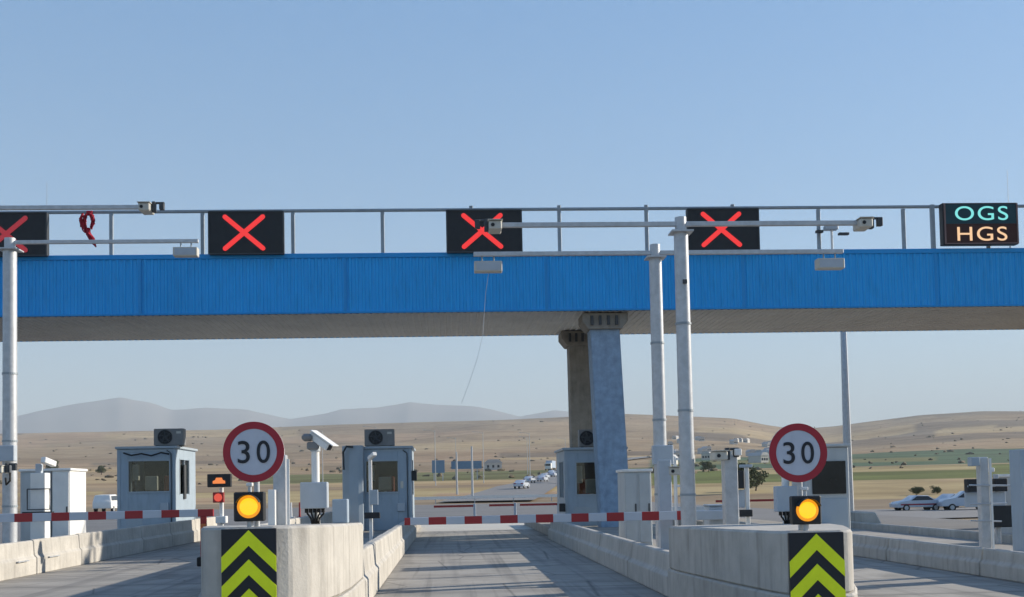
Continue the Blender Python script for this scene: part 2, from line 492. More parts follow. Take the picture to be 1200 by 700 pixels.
def mountains():
    bm = bmesh.new()
    rads = [6500, 7300, 8000, 8500, 8900, 9200, 9500, 10000, 11000]
    azs = [(-50 + k*0.2) for k in range(500)]
    rows = []
    for r in rads:
        row = []
        for a in azs:
            X, Y = r*math.sin(R(a)), r*math.cos(R(a))
            px = px_of(R(a))
            peak = 1.5 + lerp_tab(MOUNT, px)*0.965*9200/1300
            s = 1-abs(r-9200)/2700.0 if r <= 9200 else 1-(r-9200)/1900.0
            s = max(0, s)
            z = peak*(s**1.3)
            z += s*(noise.fractal(Vector((X/700, Y/700, 0)), 0.9, 2.1, 6)*45) * (0.25 if r == 9200 else 1)
            row.append(bm.verts.new((X, Y, z-40*(1-s))))
        rows.append(row)
    for p, q in zip(rows, rows[1:]):
        for k in range(len(azs)-1): bm.faces.new((p[k], p[k+1], q[k+1], q[k]))
    for f in bm.faces: f.smooth = True
    bmesh.ops.recalc_face_normals(bm, faces=bm.faces)
    me = bpy.data.meshes.new('mountains'); bm.to_mesh(me); bm.free()
    me.materials.append(mat('mountain_rock', (0.17, 0.16, 0.15), 0.95, var=0.2, scale=0.002))
    o = bpy.data.objects.new('mountains', me); col.objects.link(o); tag(o, kind='structure')
mountains()

# roads
MB().box(-60, 19.5, -25, 128, -0.05, 0.0).build('road', asphalt).__setitem__('kind', 'structure')
MB().box(-8.3, 8.3, -10, 54.5, 0.001, 0.006).build('lane_pavement', lane_m).__setitem__('kind', 'structure')
pads = mat('pale_apron_concrete', (0.50, 0.47, 0.41), 0.9, var=0.08, scale=0.6)
MB().box(-1.5, 3.2, 41.0, 54.4, 0.0065, 0.011).build('lane_apron', pads).__setitem__('kind', 'structure')
def drape(name, pts, width, m, dz=0.12):
    bm = bmesh.new(); prev = None
    dense = []
    for (a, b) in zip(pts, pts[1:]):
        for t in range(12): dense.append(Vector(a).lerp(Vector(b), t/12))
    dense.append(Vector(pts[-1]))
    for i, p in enumerate(dense):
        d = (dense[min(i+1, len(dense)-1)]-dense[max(0, i-1)]).normalized(); nrm = Vector((d.y, -d.x))
        row = []
        for k in range(7):
            q = p + nrm*width*(k/6-0.5)
            row.append(bm.verts.new((q.x, q.y, ter(q.x, q.y) + dz + 0.0008*q.length)))
        if prev:
            for k in range(6): bm.faces.new((prev[k], prev[k+1], row[k+1], row[k]))
        prev = row
    bmesh.ops.recalc_face_normals(bm, faces=bm.faces)
    me = bpy.data.meshes.new(name); bm.to_mesh(me); bm.free(); me.materials.append(m)
    o = bpy.data.objects.new(name, me); col.objects.link(o); tag(o, kind='structure'); return o
hw = mat('highway_asphalt', (0.19, 0.185, 0.18), 0.9, var=0.1, scale=0.1)
drape('highway', [(4, 126), (9, 165), (21, 250), (40, 390), (75, 560), (120, 720), (200, 930)], 11, hw)
drape('side_road', [(25, 88), (60, 92), (140, 104)], 26, hw, 0.03)

# islands' paving
for (x0, x1, y0, y1) in ((-10.9, -8.38, 8, 44), (-3.1, -1.2, 14.42, 17.38), (-3.58, -1.2, 17.4, 46), (3.06, 5.1, 14.9, 46), (8.4, 10.5, 8, 44)):
    MB().box(x0, x1, y0, y1, 0.007, 0.30, 0.02).build('island_pavement', pave).__setitem__('kind', 'structure')

# ------------------------------------------------------------------ barriers and island walls
def barrier(xf, side, y0, y1, h, label, group, worn=True, top=0.2, toe=0.1):
    """xf: lane-side face at the base; side=+1: wall body lies on +x of the face"""
    s = side; g = 0.025
    m_ = h*.48
    poly = [(0, 0), (0, m_), (toe*.7, m_+.05), (toe, h-.02), (toe+.02, h), (toe+top-.02, h), (toe+top, h-.02), (toe+top, 0)]
    pts = [(xf + s*u, v+.008) for u, v in poly]
    b = MB().prism(pts, 'y', y0+g, y1-g, 0.012)
    # interlocking key at the end
    b.box(min(xf+s*(toe+.03), xf+s*(toe+.08)), max(xf+s*(toe+.03), xf+s*(toe+.08)), y0-0.02, y0+0.06, 0.12, h-0.12)
    # lifting slot recess shown as a raised pad on the lane side
    o = b.build('concrete_barrier', concrete_worn if worn else concrete, origin=(xf, (y0+y1)/2, 0))
    tag(o, label, 'barrier', group)
    return o
ords = ['first', 'second', 'third', 'fourth', 'fifth', 'sixth', 'seventh', 'eighth', 'ninth', 'tenth']
ys = [17.4, 20.1, 22.6, 25.3, 30.3, 33.4, 36.6, 40]
lf = ['nearest lit cream barrier at the left frame edge, only its end showing', 'lit cream concrete barrier below the tall left pole', 'lit cream concrete barrier in front of the grey roadside cabinet', 'long lit cream barrier leading up to the left toll booth', 'grey shaded barrier beside the left toll booth', 'shaded concrete barrier at the rear corner of the left toll booth', 'farthest shaded barrier behind the left toll booth']
for i, (a, b) in enumerate(zip(ys, ys[1:])):
    barrier(-8.2, -1, a, b, 0.66 + 0.012*i, lf[i], 'concrete barriers along the left lane', top=0.10, toe=0.07)
ys = [14.5, 16.2, 18.4, 21, 24, 27.5, 31.5, 36]
for i, (a, b) in enumerate(zip(ys, ys[1:])):
    barrier(-1.1, -1, a, b, 0.72 - 0.01*i, f'{ords[i]} barrier left of the middle lane, counted from the sunlit rounded wall', 'jersey barriers left of the middle lane', top=.16, toe=.07)
ys = [14.75, 18.2, 22.0, 27.0, 33.0]
for i, (a, b) in enumerate(zip(ys, ys[1:])):
    barrier(2.9, 1, a, b, 0.58, f'{ords[i]} shaded low wall section right of the middle lane, counted from the rounded wall', 'low wall right of the middle lane', worn=False, top=0.16, toe=0.08)
ys = [16.8, 24, 32, 40]
for i, (a, b) in enumerate(zip(ys, ys[1:])):
    o = barrier(-3.72, 1, a, b, 0.93, f'{ords[i]} high barrier hidden behind the sunlit rounded wall, counted away from it', 'high barriers behind the left rounded wall', top=0.12)
ys = [14.9, 20, 26, 33]
for i, (a, b) in enumerate(zip(ys, ys[1:])):
    barrier(5.28, -1, a, b, 0.5, f'{ords[i]} low barrier hidden behind the shaded chevron wall, counted away from it', 'low barriers behind the right rounded wall', top=0.08)
ys = [9.5, 13.2, 16.9, 20.6, 24.4, 28.2, 32, 36]
for i, (a, b) in enumerate(zip(ys, ys[1:])):
    barrier(8.2, 1, a, b, 0.43, f'{ords[i]} low grey wall section along the right lane, counted from the camera', 'low walls right of the right lane', worn=False, top=0.12, toe=0.06)
ys = [10, 15, 20, 25, 30]
for i, (a, b) in enumerate(zip(ys, ys[1:])):
    barrier(10.75, -1, a, b, 0.46, f'{ords[i]} outer wall section of the far right island, counted from the camera', 'walls on the outer side of the right island', top=0.12)
o = MB().prism([(11.1, 0), (11.1, .69), (11.5, .69), (11.7, .3), (11.75, 0)], 'y', 29.5, 33.5, 0.03).build('concrete_block', concrete, origin=(11.4, 31.5, 0))
tag(o, 'short pale concrete block end right of the dark ticket machine cabinet', 'concrete block')

def nose(pts, h, ph, name, label, slope=0.0):
    cx = sum(p[0] for p in pts)/len(pts); cy = sum(p[1] for p in pts)/len(pts)
    t = thing(name, (cx, cy, 0), label, 'island wall')
    b = MB().prism(pts, 'z', ph, h, 0.025)
    if slope:
        for v in b.bm.verts:
            if v.co.z > h*0.6: v.co.z += slope*(v.co.y-10.8)
    b.build('wall', concrete, t)
    c = Vector((cx, cy))
    pl = [tuple(c + (Vector(p)-c)*1.0 + (Vector(p)-c).normalized()*0.05) for p in pts]
    MB().prism(pl, 'z', 0.007, ph+0.002, 0.02).build('plinth', concrete_worn, t)
    return t
noseL = nose([(-2.19, 10.82), (-1.70, 10.82), (-1.55, 10.90), (-1.40, 11.1), (-1.28, 11.45), (-1.19, 12.0), (-1.14, 12.8), (-1.12, 14.4), (-3.1, 14.4), (-2.78, 12.6), (-2.44, 11.05), (-2.36, 10.9)], 1.19, 0.40,
             'rounded_island_wall', 'sunlit rounded concrete wall end left of the middle lane carrying a chevron panel', -0.022)
noseR = nose([(3.33, 10.82), (3.87, 10.82), (3.96, 10.87), (4.05, 11.02), (4.25, 11.6), (4.62, 12.8), (5.0, 14.7), (2.90, 14.7), (2.90, 14.2), (3.0, 13.2), (3.13, 12.0), (3.25, 11.1)], 1.03, 0.40,
             'rounded_island_wall', 'shaded rounded concrete wall end right of the middle lane carrying a chevron panel', -0.015)

def chevron_panel(x0, x1, ztop, label):
    cx = (x0+x1)/2; hw_ = (x1-x0)/2; H = 1.0
    t = thing('chevron_panel', (cx, 10.76, ztop-H), label, 'chevron board', 'chevron boards on the island walls')
    MB().box(x0, x1, 10.765, 10.80, ztop-H, ztop).build('backing', signblack, t)
    k = hw_*2/0.54
    for i in range(3):
        za = ztop - 0.012 - 0.29*i*k
        th = 0.155*k
        zl = za - hw_*0.98
        pts = [(cx, za), (x1, zl), (x1, zl-th), (cx, za-th), (x0, zl-th), (x0, zl)]
        MB().prism(pts, 'y', 10.755, 10.764).build('chevron', lime, t)
    return t
chevron_panel(-2.186, -1.668, 1.172, 'black board with lime upward chevrons on the sunlit left wall end')
chevron_panel(3.318, 3.866, 1.015, 'black board with lime upward chevrons on the shaded right wall end')

# speed limit signs
def speed_sign(x, z, zb, label, cap=False):
    y = 11.1
    t = thing('speed_limit_sign', (x, y, zb), label, 'road sign', 'speed limit signs above the chevron boards')
    r = 0.300
    MB().cyl((x, y, z), (x, y+0.012, z), r, n=64).build('backing_disc', galv, t, smooth=True)
    b = MB()
    n = 64
    ro, ri = r, r*0.765
    y0, y1 = y-0.008, y-0.0005
    vs_ = []
    for k in range(n):
        a = 2*math.pi*k/n; ca, sa = math.cos(a), math.sin(a)
        vs_.append([b.bm.verts.new((x+ca*rr, yy, z+sa*rr)) for rr, yy in ((ro, y1), (ro, y0), (ri, y0), (ri, y1))])
    for k in range(n):
        p, q = vs_[k], vs_[(k+1) % n]
        for j in range(3): b.bm.faces.new((p[j], q[j], q[j+1], p[j+1]))
    bmesh.ops.recalc_face_normals(b.bm, faces=b.bm.faces)
    b.build('red_ring', signred, t)
    MB().cyl((x, y-0.005, z), (x, y-0.0005, z), ri-0.002, n=64).build('face', signwhite, t)
    text_part('3', 'digit', signblack, t, (x-0.096, y-0.009, z-0.0), 0.315, sx=1.02, offset=0.001)
    text_part('0', 'digit', signblack, t, (x+0.096, y-0.009, z-0.0), 0.315, sx=0.92, offset=0.001)
    MB().cyl((x+0.02, y+0.045, zb), (x+0.02, y+0.045, z+0.25), 0.028, n=16).build('post', galv, t, smooth=True)
    for q in (-.145, .145): MB().box(x-0.12, x+0.12, y+0.013, y+0.02, z+q-.015, z+q+.015).build('bracket', galv, t)
    if cap: MB().box(x-0.13, x+0.15, y+0.002, y+0.012, z+r-0.05, z+r+0.012).build('rear_plate', signred, t)
    return t
speed_sign(-1.93, 1.92, 1.18, 'round 30 speed limit sign over the left flashing amber lamp')
speed_sign(3.545, 1.812, 1.02, 'round 30 speed limit sign over the right flashing amber lamp')

def amber(x, z, zb, label):
    y = 10.98
    t = thing('warning_lamp', (x, y, zb), label, 'warning lamp', 'amber warning lamps on the island walls')
    s = 0.148
    MB().box(x-s, x+s, y-0.03, y+0.08, z-s+0.005, z+s-0.005, 0.012).build('housing', black, t)
    b = MB().cyl((x, y-0.045, z), (x, y-0.028, z), 0.112, n=40); b.build('lens_ring', amber_ring, t, smooth=True)
    MB().sphere((x, y-0.045, z), 0.088, (1, 0.25, 0.95), 3).build('lens', amber_core, t, smooth=True)
    v = MB()
    pts = []
    for k in range(13):
        a = R(20 + 140*k/12); pts.append((x+math.cos(a)*0.122, z+math.sin(a)*0.122))
    inner = [(x+(px_-x)*0.95, z+(pz-z)*0.95) for px_, pz in pts][::-1]
    v.prism(pts+inner, 'y', y-0.13, y-0.03).build('visor', black, t)
    MB().cyl((x, y+0.03, zb), (x, y+0.03, z-s+0.01), 0.03, n=14).build('post', galv, t)
    MB().cyl((x, y+0.03, z+s-.01), (x, y+0.03, z+s+0.06), 0.018, n=10).build('stem', galv, t)
    MB().box(x-.03, x+.03, y+.0, y+.06, z+s+.05, z+s+.085, .006).build('bracket', white, t)
    return t
amber(-1.955, 1.382, 1.18, 'flashing amber lamp in black square housing on the left wall end')
amber(3.57, 1.232, 1.02, 'flashing amber lamp in black square housing on the right wall end')

# ------------------------------------------------------------------ canopy gantry
X0, X1, YN, YF, ZB, ZT = -24.0, 30.0, 33.0, 38.2, 6.82, 8.62
def gantry():
    t = thing('toll_canopy', (0, 35.6, 0), 'long blue corrugated toll canopy spanning all lanes on slanted concrete piers', 'toll canopy')
    def corr(y, out, z0, z1, name, m):
        b = MB(); p = 0.2; n = int((X1-X0)/p); prev = None
        for i in range(n):
            x = X0 + i*p
            for dx, d in ((0, 0), (0.10, 0), (0.125, 0.032), (0.175, 0.032)):
                v = (b.bm.verts.new((x+dx, y+out*d, z0)), b.bm.verts.new((x+dx, y+out*d, z1)))
                if prev: b.bm.faces.new((prev[0], v[0], v[1], prev[1]))
                prev = v
        return b.build(name, m, t)
    corr(YN, -1, ZB+0.06, ZT-0.14, 'fascia', bluep)
    corr(YF, 1, ZB+0.06, ZT-0.14, 'rear_fascia', bluep)
    MB().box(X0, X1, YN+0.02, YF-0.02, ZB+0.02, ZT-0.06).build('core', railm, t)
    MB().box(X0, X1, YN-0.05, YN+0.06, ZT-0.14, ZT, 0.01).box(X0, X1, YN-0.045, YN+0.04, ZB, ZB+0.06, 0.008).build('trim', bluetrim, t)
    MB().box(X0, X1, YF-0.06, YF+0.05, ZT-0.14, ZT, 0.01).box(X0, X1, YF-0.04, YF+0.045, ZB, ZB+0.06, 0.008).build('trim', bluetrim, t)
    b = MB(); p = 0.2; prev = None
    for i in range(int((X1-X0)/p)):
        x = X0+i*p
        for dx, d in ((0, 0), (0.10, 0), (0.12, -0.025), (0.18, -0.025)):
            v = (b.bm.verts.new((x+dx, YN+0.045, ZB+0.012+d)), b.bm.verts.new((x+dx, YF-0.045, ZB+0.012+d)))
            if prev: b.bm.faces.new((prev[0], prev[1], v[1], v[0]))
            prev = v
    b.build('soffit', soffit, t)
    for k in range(9):
        xj = X0 + 3 + k*6.0
        MB().box(xj-.04, xj+.04, YN-.046, YN-.034, ZB+.062, ZT-.142).build('panel_joint', bluetrim, t)
    def pier(name, xt, xb, y, wt, wb, d, m, zt):
        b = MB()
        pts = [(xt-wt/2, zt), (xt+wt/2, zt), (xb+wb/2, 0.0), (xb-wb/2, 0.0)]
        b.prism(pts, 'y', y-d/2, y+d/2, 0.03); b.build(name, m, t)
    for cx in (4.80, -20.6, 30.2):
        pier('pier', cx, cx+0.22, 33.75, 0.90, 0.92, 0.8, pier_blue, 6.45)
        pier('pier', cx-0.30, cx-0.26, 37.5, 0.78, 0.78, 0.8, pier_brown, 6.45)
        for (xx, yy, ww, mm) in ((cx, 33.75, 1.0, pier_brown), (cx-0.33, 37.5, 0.86, pier_brown)):
            b = MB().prism([(xx-ww/2, 6.3), (xx+ww/2, 6.3), (xx+ww/2+.2, 6.55), (xx+ww/2+.2, 6.79), (xx-ww/2-.2, 6.79), (xx-ww/2-.2, 6.55)], 'y', yy-0.52, yy+0.52, 0.02)
            cp = b.build('capital', mm, t)
            bb = MB()
            bb.bm.free()
            for k in range(4): MB().box(xx-ww*.45+k*ww*.25, xx-ww*.45+k*ww*.25+.08, yy-0.60, yy-0.5, 6.42, 6.70).build('anchor_block', acf, cp)
    return t
canopy = gantry()
def railing():
    t = thing('canopy_railing', (0, 33.15, 8.62), 'grey steel guard railing along the front top edge of the blue canopy', 'railing')
    MB().cyl((X0, 33.15, 9.93), (X1, 33.15, 9.98), 0.052, n=10).build('top_rail', railm, t, smooth=True)
    x = -9.87 - 2.665*5
    while x < X1:
        MB().box(x-.055, x+.055, 33.11, 33.19, 8.62, 9.9+ (0.17 if 0 < x < 10.5 else 0), 0.008).box(x-.11, x+.11, 33.06, 33.24, 8.622, 8.64).build('rail_post', railm, t)
        x += 2.665
railing()

def x_sign(x0, x1, label, m=whiteled, z0=8.58, z1=9.86, k=1.0):
    cx, cz = (x0+x1)/2, (z0+z1)/2
    t = thing('lane_signal', (cx, 32.9, z0), label, 'lane signal', 'lane signals showing a red cross')
    MB().box(x0, x1, 32.80, 33.02, z0, z1, 0.015).build('cabinet', black, t)
    MB().box(x0-.012, x0+.03, 32.78, 32.80, z0, z1).box(x1-.03, x1+.012, 32.78, 32.80, z0, z1).box(x0+.03, x1-.03, 32.78, 32.80, z1-.03, z1+.01).box(x0+.03, x1-.03, 32.78, 32.80, z0-.01, z0+.03).build('frame', acf, t)
    hwx, hwz = 0.55, 0.47
    for s in (-1, 1):
        a = Vector((cx-hwx-.06, 0, cz - s*hwz)); c = Vector((cx+hwx-.06, 0, cz + s*hwz))
        ang = math.atan2(c.z-a.z, c.x-a.x)
        L = (c-a).length
        pts = []
        rr = 0.070
        for (sx, a0) in ((1, -90), (-1, 90)):
            for q in range(7):
                an = R(a0 + 180*q/6)
                pts.append((sx*L/2 + math.cos(an)*rr, math.sin(an)*rr))
        pts = [(cx-.06 + u*math.cos(ang) - v*math.sin(ang), cz + u*math.sin(ang) + v*math.cos(ang)) for u, v in pts]
        MB().prism(pts, 'y', 32.782 + (0.003 if s > 0 else 0), 32.799).build('cross_stroke', m, t)
    MB().box(cx-.9, cx-.82, 33.0, 33.1, 8.6, 9.7).box(cx+.82, cx+.9, 33.0, 33.1, 8.6, 9.7).build('mount', railm, t)
    return t
x_sign(-13.82, -11.62, 'dim lane signal with a darker red cross cut by the left frame edge', ledred_dim)
x_sign(-6.96, -4.77, 'lit red cross lane signal over the left toll lane with nothing before it')
x_sign(0.04, 2.29, 'lit red cross lane signal over the middle lane with a camera arm across its centre')
x_sign(7.30, 9.49, 'lit red cross lane signal right of the tallest pole with two arms across it')
def text_sign():
    t = thing('lane_name_sign', (16.38, 32.9, 8.7), 'LED sign reading OGS in cyan over HGS in orange at the right', 'LED sign')
    x0, x1, z0, z1 = 15.2, 17.56, 8.70, 9.99
    MB().box(x0, x1, 32.80, 33.05, z0, z1, 0.012).build('cabinet', black, t)
    MB().box(x0+.09, x1-.05, 32.79, 32.799, 9.345, z1-.05).build('panel', tealglow, t, label='upper LED panel with cyan letter glow painted as dark teal')
    MB().box(x0+.09, x1-.05, 32.79, 32.799, z0+.05, 9.342).build('panel', maroonglow, t, label='lower LED panel with orange letter glow painted as dark maroon')
    f = MB()
    f.box(x0+.04, x0+.085, 32.77, 32.798, z0+.02, z1-.02).box(x1-.045, x1, 32.77, 32.798, z0+.02, z1-.02).box(x0+.085, x1-.045, 32.77, 32.798, z0+.02, z0+.05)
    f.build('frame', signframe, t)
    text_part('OGS', 'lettering', ledcyan, t, (16.42, 32.785, 9.665), 0.62, sx=1.30, offset=0.0, space=1.12)
    text_part('HGS', 'lettering', ledorange, t, (16.42, 32.785, 9.03), 0.62, sx=1.30, offset=0.0, space=1.12)
    MB().box(14.93, 15.05, 33.0, 33.1, 8.62, 10.0).build('mount', railm, t)
text_sign()
# things on the canopy
def cloth():
    b = MB(); rng = random.Random(4)
    for k in range(9):
        pts = []; rad = []
        sd = -1 if k % 2 else 1
        cx = -10.49 + sd*rng.uniform(.03, .13); ln = rng.uniform(.40, .62); x_ = 0
        for i in range(14):
            f_ = i/13
            x_ = cx + sd*.07*math.sin(f_*math.pi) + rng.uniform(-.018, .018)
            pts.append((x_, 33.02 - .05*math.sin(f_*3+k) - .01*k, 9.86 - ln*f_ + rng.uniform(-.015, .015)))
            rad.append(.018 + .035*math.sin(math.pi*min(1, f_*1.1+.05))*rng.uniform(.7, 1.2))
        b.tube(pts, rad, 7)
    for k in range(3):
        b.tube([(-10.52+.02*k, 33.0, 9.42), (-10.47, 32.96-.02*k, 9.25), (-10.40+.02*k, 32.97, 9.10), (-10.33, 33.0, 8.98), (-10.27-.03*k, 33.0, 8.87+.03*k)], [.05, .075, .07, .055, .02], 7)
    b.cyl((-10.56, 33.1, 9.90), (-10.40, 33.1, 9.90), .075, n=12)
    o = b.build('tied_cloth', redcloth, origin=(-10.48, 33.05, 8.9), smooth=True)
    tag(o, 'dark red knotted cloth bundle hanging from the canopy railing at left', 'cloth')
cloth()
for x, z, l in ((-12.04, 11.1, 'thin whip antenna above the dim lane signal at left'), (17.92, 11.35, 'thin whip antenna above the cyan and orange sign at right')):
    o = MB().cyl((x, 34, 8.6), (x, 34, z), 0.012, 0.006, n=6).cyl((x, 34, 8.6), (x, 34, 8.9), 0.03, n=8).build('whip_antenna', galv, origin=(x, 34, 8.6)); tag(o, l, 'antenna')

# ------------------------------------------------------------------ camera and flash poles
def anpr_camera(x, y, z, parent, flip=1):
    b = MB().box(x-.095, x+.095, y-.17, y+.17, z-.065, z+.065, .015).box(x-.108, x+.108, y-.20, y+.19, z+.068, z+.080, .003)
    c = b.build('surveillance_camera', flashm, parent)
    MB().cyl((x-.04, y-.172, z), (x-.04, y-.18, z), .028, n=16).build('lens', black, c)
    MB().box(x+flip*.13-.03, x+flip*.13+.03, y-.05, y+.05, z-.06, z+.12, .008).cyl((x+flip*.13, y, z+.1), (x+flip*.30, y, z+.1), .02, n=8).box(x+flip*.26-.04, x+flip*.26+.04, y-.04, y+.04, z-.02, z+.11, .006).build('bracket', acf, c)
    return c
def flash_unit(x, y, z, parent):
    c = MB().box(x-.235, x+.235, y-.09, y+.09, z-.09, z+.09, .012).build('flash_unit', flashm, parent)
    MB().box(x-.2, x+.2, y-.093, y-.09, z-.065, z+.065).build('flash_glass', greyp, c)
    for q in (-.1, .1): MB().cyl((x+q, y, z+.09), (x+q, y, z+.2), .014, n=8).build('hanger', railm, c)
    return c
def mast(x, y, zb, zt, w_, label, armL=None, armR=None, devL=None, devR=None, zoff=0.0, box=True):
    t = thing('camera_mast', (x, y, zb), label, 'camera mast', 'galvanised camera masts on the toll islands')
    MB().cyl((x, y, zb), (x, y, zt-0.14), w_*.5, w_*.47, n=28).build('post', galv, t, smooth=True)
    MB().cyl((x, y, zt-0.115), (x, y, zt+0.10), w_*.38, n=24).box(x-w_*.72, x+w_*.72, y-w_*.72, y+w_*.72, zt-0.14, zt-0.115).build('cap', galv, t)
    MB().box(x-w_, x+w_, y-w_, y+w_, zb, zb+0.02).build('base_plate', galv, t)
    za = zt+zoff
    for zc in (1.35, 2.6, 3.9): MB().cyl((x, y, zc), (x, y, zc+.035), w_*.53, n=24).build('clamp_band', railm, t)
    if armL: MB().box(armL, x-w_*.30, y-.035, y+.035, za-.035, za+.035, .006).build('arm', galv, t)
    if armR: MB().box(x+w_*.30, armR, y-.035, y+.035, za-.035, za+.035, .006).build('arm', galv, t)
    for d, xe, fl in ((devL, armL, -1), (devR, armR, 1)):
        if d == 'cam': anpr_camera(xe + (-fl)*0.02, y, za+0.03-.06, t, fl)
        if d == 'flash': flash_unit(xe - fl*0.24, y, za-0.22, t)
    return t
mb_ = mast(3.525, 16.3, 0.3, 5.42, 0.225, 'tallest looking round mast between the pier and the second 30 sign', 0.72, 6.33, 'cam', 'cam')
MB().box(3.51, 3.57, 16.16, 16.19, 4.50, 4.56).build('inspection_hatch', acf, mb_)
ma = mast(3.55, 18.5, 0.3, 5.50, 0.225, 'round mast with a grey control box, just left of the tallest mast', 0.47, 6.80, 'flash', 'flash', -0.04)
MB().box(3.38, 3.72, 18.22, 18.38, 1.86, 2.18, .012).build('control_box', greyp, ma)
anpr_camera(3.66, 18.0, 1.74, ma)
ml = mast(-8.42, 21.8, 0.3, 6.45, 0.27, 'round mast with a grey box at the left frame edge', None, -4.82, None, 'flash', 0.02)
MB().box(-8.64, -8.22, 21.48, 21.64, 2.22, 2.52, .012).build('control_box', greyp, ml)
anpr_camera(-8.44, 21.4, 2.06, ml)
MB().tube([(-8.3, 21.5, 2.0), (-8.28, 21.45, 1.85), (-8.35, 21.45, 1.78), (-8.42, 21.6, 1.9)], .02).build('cable', rubber, ml)
mf = mast(-8.42, 19.0, 0.3, 6.40, 0.22, 'mast outside the left frame edge whose camera arm reaches over the left lane', None, -5.05, None, 'cam', 0.02)
# small device on top of the canopy, right part
t = thing('detector_head', (11.75, 32.7, 8.62), 'small white detector head on a stem above the canopy edge', 'detector')
MB().cyl((11.78, 32.95, 8.6), (11.78, 32.95, 9.3), .035, n=10).build('stem', white, t)
MB().box(11.55, 11.95, 32.8, 33.05, 9.20, 9.34, .02).box(11.62, 11.88, 32.8, 33.05, 9.37, 9.46, .02).build('head', greyp, t)
MB().box(11.28, 11.5, 32.85, 33.0, 9.12, 9.2, .01).box(11.98, 12.3, 32.85, 33.0, 9.05, 9.12, .01).build('side_sensor', acf, t)
# loose cable hanging from the middle flash
o = MB().tube([(0.72, 18.5, 5.15), (0.66, 18.5, 4.8), (0.63, 18.52, 4.45), (0.6, 18.5, 4.1), (0.50, 18.5, 3.7), (0.36, 18.5, 3.3), (0.22, 18.5, 2.95)], 0.0035, 5).build('loose_cable', greyp, origin=(0.7, 18.5, 5.15))
tag(o, 'thin loose cable dangling below the middle flash unit', 'cable')

# ------------------------------------------------------------------ booths
def aircon(x, y, z, label, wd=0.86, ht=0.52, fan_only=False):
    t = thing('air_conditioner', (x, y, z), label, 'air conditioner', 'air conditioner units on the toll booths')
    d = 0.34
    MB().box(x-wd/2, x+wd/2, y-d/2, y+d/2, z+.03, z+ht, .015).build('casing', acm, t)
    MB().box(x-wd/2+.06, x-wd/2+.14, y-d/2, y+d/2, z, z+.03).box(x+wd/2-.14, x+wd/2-.06, y-d/2, y+d/2, z, z+.03).build('feet', acf, t)
    fx = x - wd*.12; fz = z+.03+(ht-.03)/2; r = ht*.40
    f = MB().cyl((fx, y-d/2-.012, fz), (fx, y-d/2-.001, fz), r, n=32).build('fan', black, t)
    g = MB()
    for rr in (r*.98, r*.66, r*.34):
        g.tube([(fx+rr*math.cos(2*math.pi*k/24), y-d/2-.02, fz+rr*math.sin(2*math.pi*k/24)) for k in range(25)], .008, 5)
    for k in range(5):
        a = 2*math.pi*k/5; g.tube([(fx+.04*math.cos(a), y-d/2-.018, fz+.04*math.sin(a)), (fx+r*.85*math.cos(a+.5), y-d/2-.016, fz+r*.85*math.sin(a+.5))], [.02, .035], 5)
    g.cyl((fx, y-d/2-.03, fz), (fx, y-d/2-.012, fz), .05, n=12)
    g.build('grille', acf, f)
    MB().box(x+wd/2-.22, x+wd/2-.08, y-d/2-.004, y-d/2-.001, z+ht-.16, z+ht-.09).build('badge', flashm, t)
    return t
